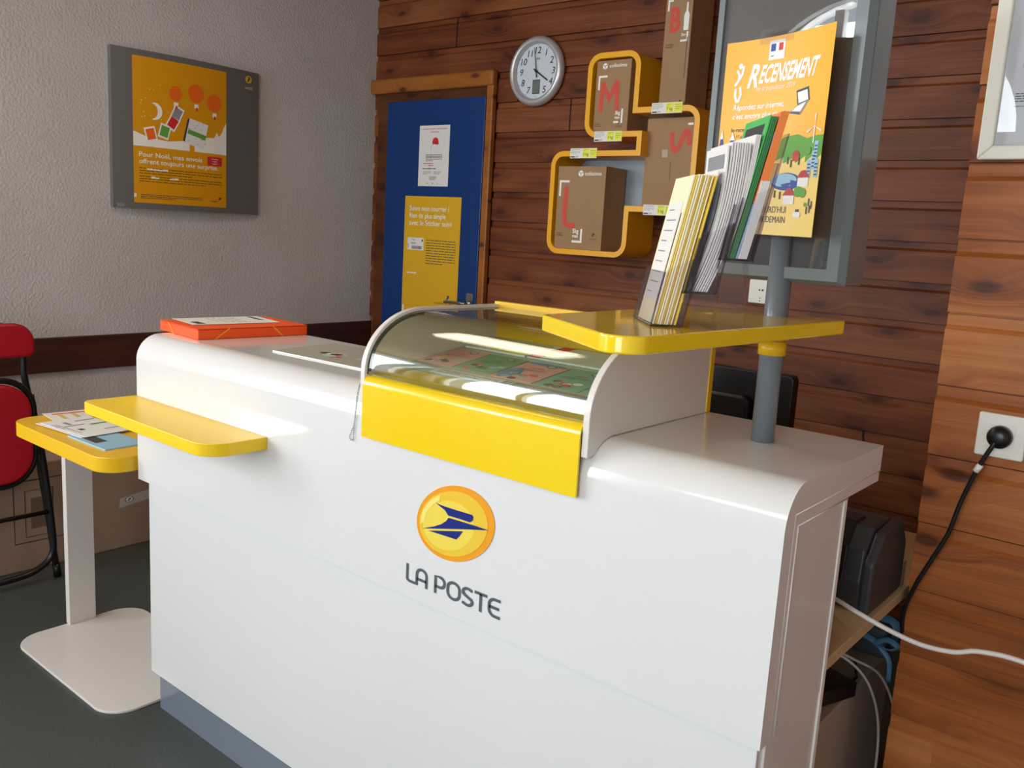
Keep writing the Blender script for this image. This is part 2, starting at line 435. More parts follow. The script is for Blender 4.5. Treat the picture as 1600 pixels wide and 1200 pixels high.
DX0, DX1, DZ = .04, .861, 2.09
boards(mb, 0, DX0, 0, H, ZB, 0, wood_back)
boards(mb, DX0, DX1, DZ, H, ZB, 0, wood_back)
boards(mb, DX1, JX + .02, 0, H, ZB, 0, wood_back)
mb.box(-.1, .05, 0, RX, .15, H, wood_back)
struct(mb.make('wall_back'))
mb = MB(); boards(mb, JX, RX, 0, H, ZJ, JY, wood_jut, .06)
mb.box(JX + .012, JY + .05, 0, JX + .06, 0, H, wood_jut)
struct(mb.make('wall_jutting'))

# front wall behind the camera with two arched windows and an added right one for light
def arch(x0, x1, z0, zs, rise, n=20):
    c = (x0 + x1) / 2; a = (x1 - x0) / 2
    return [(x0, z0), (x1, z0)] + [(c + a * math.cos(PI * i / n), zs + rise * math.sin(PI * i / n)) for i in range(n + 1)]
WINS = [(.12, 1.36, .85, 1.92, .56), (1.65, 2.75, 1.95, 1.95, .55), (3.0, 4.4, .85, 1.75, .62)]
mb = MB(); x = -.1
for (a, b, sill, spr, rise) in WINS:
    mb.box(x, WINY - .15, 0, a, WINY, H, plaster); mb.box(a, WINY - .15, 0, b, WINY, sill, plaster)
    c = (a + b) / 2; hw = (b - a) / 2; pts = [(a, H), (a, spr)] + [(c - hw * math.cos(PI * i / 20), spr + rise * math.sin(PI * i / 20)) for i in range(1, 20)] + [(b, spr), (b, H)]
    mb.prism(pts, WINY - .15, WINY, plaster, axis='y'); x = b
mb.box(x, WINY - .15, 0, RX + .1, WINY, H, plaster)
struct(mb.make('wall_front'))
for i, (a, b, sill, spr, rise) in enumerate(WINS):
    o = arch(a, b, sill, spr, rise); inn = arch(a + .05, b - .05, sill + .05, max(spr, sill + .05), rise - .05)
    mb = MB(); n = len(o)
    for k in range(n):
        j = (k + 1) % n
        vs = [(o[k][0], WINY - .10, o[k][1]), (o[j][0], WINY - .10, o[j][1]), (inn[j][0], WINY - .10, inn[j][1]), (inn[k][0], WINY - .10, inn[k][1])]
        vs += [(p[0], WINY - .05, p[2]) for p in vs]
        mb.add(vs, [(0, 1, 2, 3), (7, 6, 5, 4), (0, 4, 5, 1), (2, 6, 7, 3)], edge_white)
    c = (a + b) / 2 - (.13 if i == 1 else 0); mb.box(c - .022, WINY - .10, sill + .02, c + .022, WINY - .05, spr + rise * .93, edge_white)
    wroot = struct(mb.make('window_%d' % (i + 1)))
    mb = MB(); mb.prism(inn, WINY - .08, WINY - .076, winglass, axis='y'); mb.make('window_pane', wroot)
# entrance door under the fanlight
dr2 = struct(MB().box(1.66, WINY + .001, 0, 2.74, WINY + .05, 1.93, brownrail).make('door_2', bevel=.004))

# rail on the left wall
struct(MB().box(0, WINY, .6948, .022, 0, .8366, brownrail).make('trim_1', bevel=.003))
struct(MB().box(0, WINY, 0, .012, 0, .07, brownrail).make('baseboard_left', bevel=.002))

# door in the back wall
droot = struct(MB().box(.124, -.022, 0, .806, .03, 1.992, doorblue).make('door_1', bevel=.002))
mb = MB()
mb.box(.04, -.012, 0, .124, .04, 1.996, wood_stop); mb.box(.806, -.012, 0, .83, .04, 1.996, wood_stop); mb.box(.04, -.012, 1.992, .83, .04, 2.05, wood_stop)
mb.make('door_frame', droot, bevel=.002)
MB().box(.820, -.034, 0, .861, -.002, 2.1, wood_frame).make('casing_side', droot, bevel=.006)
MB().box(.004, -.046, 2.035, .864, -.002, 2.108, wood_frame).make('casing_head', droot, bevel=.014, seg=4)
mb = MB(); mb.prism(rrect(.745, .92, .79, 1.055, .008), -.026, -.022, steel, axis='y'); dh = mb.make('handle_plate', droot)
mb = MB(); mb.tube([(.768, -.025, 1.005), (.768, -.075, 1.005)], .009, steel); mb.tube(spline([(.768, -.072, 1.005), (.74, -.076, 1.006), (.67, -.074, 1.004), (.64, -.07, 1.002)]), .008, steel); mb.make('door_handle', dh)

# ================================================================== LAMP on the ceiling
t = thing('ceiling_light', 'long warm ceiling light with rounded ends mirrored in the display case glass', 'light', (1.53, -1.72, H), (0, 0, R(-12)))
mb = MB(); mb.prism(rrect(-.36, -.24, .36, .24, .10), -.03, 0, edge_white); mb.make('housing', t)
mb = MB(); mb.prism(rrect(-.33, -.21, .33, .21, .08), -.06, -.03, lampm); mb.make('diffuser', t, bevel=.01)

# ================================================================== WALL POSTER PANEL (left wall)
PY, PZ = -1.091, 1.6995
t = thing('poster_panel', 'bowed dark grey display panel hanging on the rough white wall', 'notice board', (0, PY, PZ), (R(90), 0, R(90)))
HW, HH = .351, .323
def bow(x): return .026 + .030 * (1 - (x / HW) ** 2)
n = 24; pts = [(-HW, .0), (HW, .0)] + [(HW - 2 * HW * i / n, bow(HW - 2 * HW * i / n)) for i in range(n + 1)]
mb = MB()
vs = [(p[0], -HH, p[1]) for p in pts] + [(p[0], HH, p[1]) for p in pts]; N = len(pts)
mb.add(vs, [tuple(range(N)), tuple(range(N, 2 * N))[::-1]] , panelwall)
mb.add(vs, [(i, N + i, N + (i + 1) % N, (i + 1) % N) for i in range(N)], panelwall, False)
mb.make('panel_body', t)
mb = MB(); zz = bow(.30) + .002
PO = 0
for a in (0,):
    mb.oval(.288, .287, .018, .0165, zz - .001, yellow_in, .0012); bird(mb, .288, .287, .017, .024, blacksat, zz + .0004)
mb.text('LA POSTE', .288, .243, .010, whiteprint, zz, w=.042, align='c', bold=.01)
mb.v = [(x, y, z + bow(x) - zz + .0022) for (x, y, z) in mb.v]; mb.make('panel_emblem', t)
mb = MB(); mb.box(-.335, -.321, bow(-.32) - .001, -.305, -.307, bow(-.32) + .002, greyprint); mb.make('clip', t)
# the poster on it: follows the bow
t = thing('christmas_poster', 'yellow poster with orange balloons, moon and parcel on the grey wall panel', 'poster', (0, PY, PZ), (R(90), 0, R(90)))
def bent(mb):
    mb.v = [(x, y, bow(x) + z) for (x, y, z) in mb.v]; return mb
PX0, PX1, PYB, PYT = -.268, .164, -.30, .298
def cols(mb, x0, x1, y0, y1, z, mt, n=12):
    for i in range(n):
        a = x0 + (x1 - x0) * i / n; b = x0 + (x1 - x0) * (i + 1) / n
        mb.add([(a, y0, z), (b, y0, z), (b, y1, z), (a, y1, z)], [(0, 1, 2, 3)], mt)
mb = MB(); cols(mb, PX0, PX1, PYB, PYT, .0015, posteryellow); bent(mb).make('sheet', t)
mb = MB()
snow = [(-.268, -.005), (-.20, -.028), (-.12, -.035), (-.05, -.025), (.04, .0), (.10, .004), (.115, .03), (.125, .012), (.14, .03), (.15, .055), (.164, .075)]
for (x0, y0), (x1, y1) in zip(snow[:-1], snow[1:]): mb.add([(x0, -.065, .0019), (x1, -.065, .0019), (x1, y1, .0019), (x0, y0, .0019)], [(0, 1, 2, 3)], whiteprint)
for (x, y, r_) in ((-.085, .168, .029), (.01, .182, .037), (.10, .155, .036)):
    mb.oval(x, y, r_, r_ * 1.05, .0021, orangeprint); mb.rect(x - .008, y - r_ * 1.05 - .024, x + .012, y - r_ * 1.05 - .006, .0024, whiteprint); mb.rect(x, y - r_ * 1.05 - .034, x + .008, y - r_ * 1.05 - .020, .0026, red)
mo = [(-.180 + .036 * math.cos(a), .083 + .036 * math.sin(a)) for a in [R(-100 + 200 * i / 16) for i in range(17)]] + [(-.186 + .022 * math.cos(a), .083 + .030 * math.sin(a)) for a in [R(90 - 180 * i / 12) for i in range(13)]]
mb.prism(mo, .0021, .0023, whiteprint)
for i in range(16):
    x = random.uniform(-.24, -.10); y = random.uniform(.04, .2); mb.oval(x, y, .002, .002, .0021, whiteprint, n=6)
for (x, y, a, mt) in ((-.078, .086, -25, greyprint), (-.098, .045, -30, red), (-.135, .005, -15, greenprint), (-.195, -.012, 15, orangeprint)):
    c, q = math.cos(R(a)), math.sin(R(a))
    for (hx, hy, z, mm) in ((.024, .03, .0023, whiteprint), (.018, .022, .0026, mt)):
        mb.prism([(x + c * u - q * v, y + q * u + c * v) for u, v in ((-hx, -hy), (hx, -hy), (hx, hy), (-hx, hy))], z, z + .0002, mm)
mb.prism([(-.02, .075), (.07, .055), (.045, -.055), (-.045, -.03)], .0024, .0027, white)
mb.prism([(-.02, .075), (-.045, -.03), (-.052, -.02), (-.030, .07)], .0026, .0028, darkprint)
mb.prism([(-.026, .028), (.06, .008), (.054, -.012), (-.032, .010)], .0029, .0031, greenprint)
for i in range(22):
    u = random.uniform(-.03, .055); v = random.uniform(-.04, .06)
    if abs(v - .01) > .018: mb.oval(u, v, .002, .002, .0030, darkprint, n=6)
bent(mb).make('artwork', t)
mb = MB()
mb.text('Pour Noël, mes envois', -.245, -.108, .020, whiteprint, .002, w=.285, bold=.012)
mb.text('offrent toujours une surprise.', -.245, -.136, .020, whiteprint, .002, w=.365, bold=.012)
mb.rect(-.213, -.162, -.12, -.155, .002, whiteprint); mb.rect(-.195, -.196, -.075, -.188, .002, whiteprint)
bent(mb).make('headline', t)
mb = MB()
mb.prism(rrect(.066, -.118, .14, -.078, .006), .0022, .0024, red); mb.text('10 timbres', .103, -.091, .006, whiteprint, .0026, align='c'); mb.text('ou plus', .103, -.101, .006, whiteprint, .0026, align='c'); mb.text('à gagner', .103, -.111, .006, whiteprint, .0026, align='c')
bent(mb).make('red_badge', t)
mb = MB(); mb.lines(-.245, -.182, .14, -.150, 3, blacksat, .0018, 4, .25); mb.lines(-.245, -.215, .14, -.184, 3, blacksat, .0018, 5, .25); mb.lines(-.24, -.283, .04, -.262, 3, darkprint, .0018, 6, .4)
bird(mb, .13, -.262, .014, .014, blacksat, .0018); mb.lines(.085, -.279, .145, -.272, 1, darkprint, .0018, 7, .5)
mb.rect(-.268, -.278, -.258, -.262, .0018, white)
bent(mb).make('small_print', t)

# ================================================================== NOTICES ON THE DOOR
def onback(name, label, cat, x, z, y=-.0225): return thing(name, label, cat, (x, y, z), (R(90), 0, 0))
t = onback('notice', 'white A4 notice with a red poppy taped high on the blue door', 'notice', .370, 1.569)
W, Hh = .212, .298
mb = MB(); mb.rect(0, 0, W, Hh, 0, white, .0006); mb.make('sheet', t)
mb = MB(); mb.text('LE DÉLAI PASSÉ, NOUS VOUS', W / 2, .278, .006, red, .0009, w=.17, align='c', bold=.02); mb.text('ATTENDONS', W / 2, .263, .006, red, .0009, w=.06, align='c', bold=.02)
mb.lines(.035, .108, .17, .116, 1, red, .0009, 3); mb.lines(.07, .098, .14, .106, 1, red, .0009, 8)
mb.make('red_lettering', t)
mb = MB(); mb.oval(.115, .222, .020, .017, .0008, red); mb.oval(.102, .215, .010, .009, .0009, red); mb.oval(.128, .212, .010, .009, .0009, red); mb.oval(.116, .214, .003, .003, .0012, blacksat, n=8)
mb.strokes([[(.105, .208), (.09, .2), (.083, .188), (.085, .178)]], .0013, darkprint, .0009); mb.make('poppy', t)
mb = MB(); mb.lines(.05, .122, .165, .158, 5, darkprint, .0009, 2); mb.lines(.03, .082, .19, .092, 1, darkprint, .0009, 9); mb.lines(.035, .058, .09, .074, 3, greyprint, .0009, 10); mb.lines(.11, .058, .16, .074, 3, greyprint, .0009, 11); mb.lines(.08, .03, .13, .05, 4, darkprint, .0009, 12)
mb.lines(.06, .012, .09, .018, 1, darkprint, .0009, 13); mb.oval(.105, .015, .003, .003, .0009, blacksat, n=10); mb.oval(.14, .015, .003, .003, .0009, greyprint, n=10); mb.make('small_print', t)

t = onback('sticker_poster', 'tall yellow poster with white headline on the lower half of the blue door', 'poster', .281, .90)
W, Hh = .4, .618
mb = MB(); mb.rect(0, 0, W, Hh, 0, mat('poster mustard', rgb(228, 176, 24), .45), .0006); mb.make('sheet', t)
mb = MB()
for s_, y, w_ in (('Suivre mon courrier ?', .545, .285), ('Rien de plus simple', .508, .262), ('avec le Sticker suivi', .472, .305)): mb.text(s_, .035, y, .026, whiteprint, .0009, w=w_, bold=.008)
mb.lines(.03, .222, .19, .232, 1, whiteprint, .0009, 21, .6); mb.make('headline', t)
mb = MB(); mb.prism(rrect(.028, .345, .148, .408, .004), .0007, .001, white); mb.text('SUIVI', .07, .393, .008, darkprint, .0013, align='c')
mb.lines(.055, .375, .13, .383, 1, blacksat, .0013, 3); x = .062
while x < .135:
    ww = random.uniform(.0015, .004); mb.rect(x, .350, x + ww, .366, .0012, blacksat); x += ww + random.uniform(.001, .003)
mb.oval(.138, .395, .006, .006, .0012, darkprint, n=10); mb.rect(.033, .352, .037, .378, .0012, red); mb.make('barcode_label', t)
mb = MB(); mb.lines(.165, .275, .375, .405, 10, darkprint, .0008, 31, .3); bird(mb, .335, .118, .022, .026, logoblue, .0008); mb.text('simplifier la vie', .238, .082, .010, darkprint, .0009, w=.125)
mb.rect(.006, .012, .018, .055, .0008, white); mb.make('small_print', t)

# ================================================================== CLOCK
t = thing('wall_clock', 'round silver clock with italic numerals and small grey screen on wood wall', 'clock', (1.102, 0, 2.085), (R(90), 0, 0))
MB().lathe([(.0, .0), (.145, .0), (.152, .008), (.153, .018), (.148, .030), (.138, .038), (.128, .038), (.121, .030), (.119, .018)], silver).make('bezel', t)
mb = MB(); mb.lathe([(0, .014), (.122, .014)], clockface); mb.make('dial', t)
mb = MB()
for k in range(12):
    a = R(90 - 30 * (k + 1)); s_ = str(k + 1); 
    if k + 1 == 6: mb.oval(0, -.112, .0018, .0018, .015, blacksat, n=8); continue
    mb.text(s_, .092 * math.cos(a), .092 * math.sin(a) - .0145, .029, blacksat, .0155, align='c', shear=.18, bold=0.0)
    mb.oval(.113 * math.cos(a), .113 * math.sin(a), .0016, .0016, .0152, blacksat, n=8)
mb.text('plus', .004, .052, .009, darkprint, .0155, align='c', bold=.01); mb.make('numerals', t)
mb = MB(); mb.rect(-.021, -.098, .021, -.036, .0150, darkprint); mb.rect(-.018, -.094, .018, -.040, .0156, mat('lcd grey', rgb(112, 118, 116), .3)); mb.make('screen', t)
def hand(name, ang, L, back, w0, w1, z):
    mb = MB(); c, q = math.cos(R(ang)), math.sin(R(ang))
    mb.prism([(c * u - q * v, q * u + c * v) for u, v in ((-back, -w0), (L, -w1), (L, w1), (-back, w0))], z, z + .0012, blacksat); mb.make(name, t)
hand('hour_hand', -33, .078, .02, .0032, .0028, .018); hand('minute_hand', 99, .106, .028, .0026, .0010, .021)
mb = MB(); mb.oval(0, 0, .006, .006, .017, blacksat, .007, 16); mb.make('hub', t)

# ================================================================== WALL CUBBY SHELF
SH = [(1.519, 1.765), (1.519, 2.094), (1.769, 2.094), (1.769, 1.876), (2.047, 1.876), (2.047, 1.474), (1.764, 1.474), (1.764, 1.287), (1.360, 1.287), (1.360, 1.713), (1.776, 1.713), (1.776, 1.765)]
SR = [.06, .06, .06, 0, .06, .05, 0, .06, .06, .06, 0, 0]
t = thing('cubby_shelf', 'yellow ribbon-like wall shelf of three joined compartments for postal boxes', 'shelf')
def offset_poly(pts, d):
    out = []; N = len(pts)
    for i in range(N):
        p = Vector(pts[i]); a = Vector(pts[i - 1]); b = Vector(pts[(i + 1) % N]); d1 = (p - a).normalized(); d2 = (b - p).normalized()
        n1 = Vector((d1.y, -d1.x)); n2 = Vector((d2.y, -d2.x)); k = (n1 + n2); k = k / max(k.dot(n1), .3)
        out.append(tuple(p + k * d))
    return out
outer = round_poly(SH, SR); TH = .022
area_sign = sum(SH[i][0] * SH[(i + 1) % 12][1] - SH[(i + 1) % 12][0] * SH[i][1] for i in range(12))
SI = offset_poly(SH, TH if area_sign < 0 else -TH)
conv = []
for i in range(12):
    p = Vector(SH[i]); a = Vector(SH[i - 1]); b = Vector(SH[(i + 1) % 12]); cr = (p - a).cross(b - p) if False else (p.x - a.x) * (b.y - p.y) - (p.y - a.y) * (b.x - p.x)
    conv.append(cr * area_sign > 0)
inner = round_poly(SI, [max(r_ - TH, 0) if cv else r_ + (TH if r_ else 0) for r_, cv in zip(SR, conv)])
mb = MB(); N = len(outer)
vs = [(p[0], -.2, p[1]) for p in outer] + [(p[0], -.2, p[1]) for p in inner] + [(p[0], -.001, p[1]) for p in outer] + [(p[0], -.001, p[1]) for p in inner]
fs = []
for i in range(N):
    j = (i + 1) % N
    fs += [(i, N + i, N + j, j), (i, j, 2 * N + j, 2 * N + i), (N + i, 3 * N + i, 3 * N + j, N + j)]
mb.add(vs, fs, yellow_shelf)
mb.make('shelf_frame', t)
mb = MB(); mb.prism(inner, -.012, -.001, mat('pale grey back', rgb(158, 172, 182), .4), axis='y'); mb.make('back_panel', t)

def price_tag(x, z, lab, num):
    t = thing('price_tag', lab, 'price tag', (x, -.2005, z), (R(90), 0, 0))
    mb = MB(); mb.rect(0, 0, .134, .040, 0, white, .0006); mb.make('card', t)
    mb = MB(); mb.rect(.064, .003, .096, .038, .0007, tagyellow); mb.rect(.100, .003, .133, .038, .0007, tagyellow)
    mb.make('lime_fields', t)
    mb = MB(); mb.text('COLISSIMO', .004, .033, .0035, blacksat, .0011, w=.045); mb.lines(.004, .016, .05, .030, 3, greyprint, .0011, 5, .3)
    mb.text(num + ' kg', .080, .011, .011, darkprint, .0011, align='c', bold=.005); mb.lines(.068, .026, .092, .036, 2, greenprint, .0011, 2, .3); mb.lines(.104, .012, .130, .034, 3, greenprint, .0011, 4, .25)
    mb.rect(.003, .003, .024, .008, .001, blacksat); mb.text('2,99', .026, .003, .006, blacksat, .0011); mb.make('lettering', t)
price_tag(1.572, 1.748, 'price tag under the box marked M', '3')
price_tag(1.457, 1.683, 'price tag above the box marked L', '5')
price_tag(1.834, 1.848, 'price tag below the tall bottle box', '7')
price_tag(1.832, 1.463, 'price tag under the box with the sideways red S', '3')

def parcel(name_lab, x0, x1, z0, z1, yf, yb, rz, deco):
    w_ = x1 - x0; h_ = z1 - z0
    t = thing('cardboard_box', name_lab, 'box', (x0, yf, z0), (R(90), 0, rz))
    mb = MB(); mb.box(0, 0, -(yb - yf), w_, h_, 0, card); mb.make('carton', t, bevel=.0015)
    mb = MB(); mr = MB(); md = MB(); deco(mb, mr, md, w_, h_)
    if mr.v: mr.make('red_letter', t)
    if mb.v: mb.make('white_print', t)
    if md.v: md.make('dark_print', t)
def hexbox(mb, x, y, r_):
    mb.prism([(x + r_ * math.cos(R(90 + 60 * i)), y + r_ * math.sin(R(90 + 60 * i))) for i in range(6)], .0004, .0006, whiteprint)
    mb.strokes([[(x, y - r_ * .9), (x, y)], [(x, y), (x - r_ * .8, y + r_ * .45)], [(x, y), (x + r_ * .8, y + r_ * .45)]], r_ * .16, darkprint, .0009)
def corner(mb, x, y, L1, L2, th, flip=False):
    if not flip: mb.prism([(x, y), (x + L1, y), (x + L1, y - th), (x + th, y - th), (x + th, y - L2), (x, y - L2)], .0004, .0006, whiteprint)
    else: mb.prism([(x, y), (x, y + L2), (x - th, y + L2), (x - th, y + th), (x - L1, y + th), (x - L1, y)], .0004, .0006, whiteprint)
def dM(mb, mr, md, w_, h_):
    hexbox(mb, .040, h_ - .022, .013); mb.text('colissimo', .062, h_ - .028, .014, whiteprint, .0008, w=.082, bold=.015)
    corner(mb, .012, h_ - .058, .042, .055, .008)
    mr.strokes([[(.030, h_ - .20), (.036, h_ - .085)], [(.036, h_ - .085), (.068, h_ - .15), (.104, h_ - .082)], [(.104, h_ - .082), (.108, h_ - .197)]], .019, redbox, .0009)
    corner(mb, .140, h_ - .245, .042, .055, .008, True); mb.text('3kg', .103, h_ - .212, .014, whiteprint, .0008, w=.024, bold=.03); mb.text('max', .103, h_ - .228, .011, whiteprint, .0008, w=.024, bold=.03)
    md.text('colissimo', .006, .030, .005, blacksat, .0008); md.text('fabriqué en', .006, .022, .005, blacksat, .0008); bird(md, .125, .036, .012, .014, blacksat, .0006); md.text('LA POSTE', .125, .018, .005, blacksat, .0008, align='c')
parcel('tall brown box printed with a red M in upper left compartment', 1.552, 1.716, 1.7875, 2.066, -.185, -.03, 0, dM)
def dL(mb, mr, md, w_, h_):
    hexbox(mb, .115, h_ - .030, .014); mb.text('colissimo', .135, h_ - .037, .015, whiteprint, .0008, w=.082, bold=.015)
    corner(mb, .010, h_ - .058, .050, .066, .009)
    mr.strokes([[(.046, h_ - .085), (.044, h_ - .20), (.048, h_ - .232), (.066, h_ - .245), (.100, h_ - .245)]], .022, redbox, .0009)
    corner(mb, .140, h_ - .315, .050, .058, .009, True); mb.text('5kg', .092, h_ - .275, .018, whiteprint, .0008, w=.030, bold=.03); mb.text('max', .092, h_ - .293, .013, whiteprint, .0008, w=.030, bold=.03)
    md.text('colissimo', .008, .062, .006, blacksat, .0008); md.text('emballage', .008, .053, .006, blacksat, .0008); bird(md, .195, .064, .013, .016, blacksat, .0006); md.text('LA POSTE', .195, .042, .006, blacksat, .0008, align='c')
parcel('large brown box printed with a red L in the bottom compartment', 1.394, 1.631, 1.3095, 1.652, -.190, -.03, R(2), dL)
def dS(mb, mr, md, w_, h_):
    mr.strokes([[(.178, h_ - .045), (.150, h_ - .050), (.135, h_ - .075), (.150, h_ - .115), (.170, h_ - .125)]], .001, redbox, .0009)
    mr.v.clear(); mr.f.clear(); mr.m.clear(); mr.sm.clear()
    mr.strokes([spline([(.196, h_ - .105, 0), (.192, h_ - .062, 0), (.176, h_ - .056, 0), (.156, h_ - .100, 0), (.138, h_ - .124, 0), (.122, h_ - .108, 0), (.118, h_ - .055, 0)], 6)], .019, redbox, .0009)
    mb.rect(.078, h_ - .150, .104, h_ - .120, .0004, mat('faded label', rgb(190, 170, 150), .7)); mb.rect(.185, h_ - .030, .208, h_ - .022, .0004, whiteprint)
    md.rect(.12, h_ * .30, .122, h_ * .52, .0004, darkprint)
parcel('brown box printed with a sideways red S in the right compartment', 1.790, 2.008, 1.4965, 1.838, -.150, -.03, R(-2), dS)
def dB(mb, mr, md, w_, h_):
    mr.text('B', .022, h_ - .235, .085, redbox, .0009, w=.045, bold=.04)
    corner(mb, .008, h_ - .12, .022, .04, .007); corner(mb, .104, h_ - .275, .032, .035, .007, True)
    mb.prism([(.082, h_ - .235), (.102, h_ - .235), (.103, h_ - .18), (.096, h_ - .165), (.095, h_ - .135), (.089, h_ - .135), (.088, h_ - .165), (.081, h_ - .18)], .0004, .0006, whiteprint)
    mb.text('2kg', .074, h_ - .255, .010, whiteprint, .0008, w=.02, bold=.02)
    md.text('emballage', .012, h_ - .285, .006, blacksat, .0008); md.text('bouteille', .012, h_ - .294, .006, blacksat, .0008); bird(md, .092, .016, .010, .012, blacksat, .0006); md.rect(.100, .1, .103, .25, .0005, darkprint)
parcel('very tall narrow bottle box printed with red B atop the cubby', 1.853, 1.967, 1.8765, 2.385, -.185, -.02, 0, dB)

# small switch plate on the wood wall
t = thing('intercom_plate', 'small white switch plate on boards behind the grey pole', 'switch', (2.226, 0, 1.150), (R(90), 0, 0))
mb = MB(); mb.prism(rrect(0, 0, .085, .09, .005), 0, .018, cream_plastic); mb.make('plate', t, bevel=.002)
mb = MB(); mb.prism([(.038, .051), (.046, .046), (.046, .056)], .0181, .0184, blacksat); mb.oval(.056, .051, .004, .004, .0181, blacksat); mb.oval(.048, .021, .0025, .0025, .0181, darkprint, n=10); mb.oval(.048, .010, .0025, .0025, .0181, darkprint, n=10); mb.make('marks', t)

# ================================================================== RIGHT: frame, socket, cords
t = thing('picture_frame', 'white framed notice on the pine boards at the right', 'picture frame', (3.304, JY, 1.546), (R(90), 0, 0))
FW, FH = .36, .46; mb = MB(); bw = .024
for q in ([(0, 0), (FW, 0), (FW - bw, bw), (bw, bw)], [(FW, 0), (FW, FH), (FW - bw, FH - bw), (FW - bw, bw)], [(FW, FH), (0, FH), (bw, FH - bw), (FW - bw, FH - bw)], [(0, FH), (0, 0), (bw, bw), (bw, FH - bw)]): mb.prism(q, 0, .022, framewhite)
mb.make('moulding', t, bevel=.003)
mb = MB(); mb.rect(bw - .002, bw - .002, FW - bw + .002, FH - bw + .002, .008, mat('notice paper', rgb(214, 212, 216), .5), .001); mb.make('sheet', t)
mb = MB()
mb.text('Consultez', .062, .215, .006, darkprint, .0095, bold=.01); mb.lines(.070, .170, .3, .21, 5, darkprint, .0095, 3, .4); mb.text('Positions', .052, .158, .0075, blacksat, .0095, bold=.02); mb.lines(.060, .135, .3, .152, 2, darkprint, .0095, 4, .4)
mb.lines(.046, .098, .3, .115, 4, darkprint, .0095, 7, .4); mb.lines(.046, .090, .3, .093, 1, darkprint, .0095, 8, .4); mb.make('small_print', t)
mb = MB(); mb.rect(bw, bw, FW - bw, FH - bw, .0115, winglass, .0012); mb.make('glazing', t)

t = thing('wall_socket', 'white square wall socket with a black plug in it', 'socket', (3.369, JY, 1.012), (R(90), 0, 0))
mb = MB(); mb.prism(rrect(0, 0, .081, .081, .004), 0, .012, cream_plastic); mb.make('cover_plate', t, bevel=.003)
mb = MB(); mb.prism(rrect(.017, .017, .064, .064, .002), .012, .0135, cream_plastic); mb.make('socket_insert', t, bevel=.0008)
t = thing('power_cord', 'black power cord hanging from the white wall socket', 'cord')
mb = MB(); mb.lathe([(0, 0), (.021, 0), (.021, .012), (.018, .020), (.008, .024), (0, .024)], black, n=32)
pl = mb.make('plug', t); pl.location = (3.4095, JY - .0135, 1.0525); pl.rotation_euler = (R(90), 0, 0)
mb = MB(); mb.tube(spline([(3.4095, -1.478, 1.0525), (3.403, -1.482, 1.038), (3.384, -1.481, .990), (3.364, -1.478, .921), (3.350, -1.477, .854), (3.329, -1.479, .797), (3.307, -1.478, .738), (3.2885, -1.462, .672), (3.287, -1.43, .60), (3.284, -1.25, .40), (3.27, -1.0, .25), (3.26, -.9, .05)]), .0042, black); mb.make('cable', t)
mb = MB(); mb.tube([(3.388, -1.4815, .998), (3.381, -1.481, .984)], .0058, edge_white); mb.make('cable_tie', t)

t = MB().tube(spline([(3.16, -1.65, .735), (3.232, -1.72, .758), (3.284, -1.75, .758), (3.340, -1.75, .744), (3.392, -1.75, .737), (3.440, -1.75, .742), (3.476, -1.75, .756), (3.539, -1.75, .761), (3.65, -1.74, .74), (3.9, -1.70, .60), (4.3, -1.60, .30), (4.55, -1.55, .05)]), .0042, whitecable).make('thick_cable')
tag(t, 'thick white cable stretching out from behind the counter across the boards', 'cable')

# ================================================================== FLOOR BOX, CHAIR
t = thing('cardboard_box', 'big plain brown cardboard box on the floor against the white wall', 'box', (.03, -2.35, 0))
MB().box(0, 0, 0, .300, 1.18, .412, carddark).make('carton', t, bevel=.004)
mb = MB(); 
mb.v = []
def face_x(mb_, f): mb_.v = [(f + z, x, y) for (x, y, z) in mb_.v]; return mb_
mb.strokes([[(.36, .20), (.36, .35), (.54, .35), (.54, .11), (.36, .11), (.36, .20)]], .004, darkprint, .0006); mb.strokes([[(.40, .16), (.40, .31), (.50, .31), (.50, .13), (.40, .13), (.40, .16)]], .003, darkprint, .0006)
mb.rect(.42, .16, .48, .28, .0004, mat('faded print', rgb(120, 96, 76), .8))
face_x(mb, .300).make('printed_marks', t)
mb = MB(); mb.prism([(.758, .170), (.90, .188), (.90, .228), (.762, .210)], .0004, .0008, mat('packing tape', rgb(196, 190, 184), .4)); mb.oval(.80, .200, .018, .013, .001, darkprint); mb.oval(.80, .200, .015, .011, .0014, white); bird(mb, .80, .2, .012, .012, blacksat, .0018)
face_x(mb, .300).make('packing_tape', t)

t = thing('folding_chair', 'folded black tube chair with red vinyl pads leaning by the cardboard box', 'chair', (0, 0, 0))
YC = -2.19; HWc = .245
def yy(u): return YC + u
def loop(pts, n=8): return spline(pts, n)
# back frame: one long tube from floor over the backrest to the floor
def xz(z): return .46 - .075 * z / .95
mb = MB(); P = [(xz(z), YC + y, z) for (y, z) in ((HWc + .047, .035), (HWc + .030, .25), (HWc + .008, .50), (HWc - .004, .66), (HWc - .018, .76), (HWc - .022, .86), (HWc - .06, .93), (HWc - .15, .955), (0, .957))]
P += [(p[0], 2 * YC - p[1], p[2]) for p in P[-2::-1]]
mb.tube(spline(P, 6), .0115, chairblack); mb.make('back_frame', t)
mb = MB(); P = [(.475 - .03 * z, YC + y, z) for (y, z) in ((HWc - .020, .70), (HWc - .006, .58), (HWc + .012, .45), (HWc + .032, .2), (HWc + .028, .10), (HWc - .02, .055), (HWc - .09, .038), (0, .035))]
P += [(p[0], 2 * YC - p[1], p[2]) for p in P[-2::-1]]
mb.tube(spline(P, 6), .0115, chairblack); mb.make('front_leg_frame', t)
mb = MB(); mb.tube([(.470, YC - HWc - .02, .262), (.470, YC + HWc + .02, .262)], .008, chairblack); mb.make('stretcher', t)
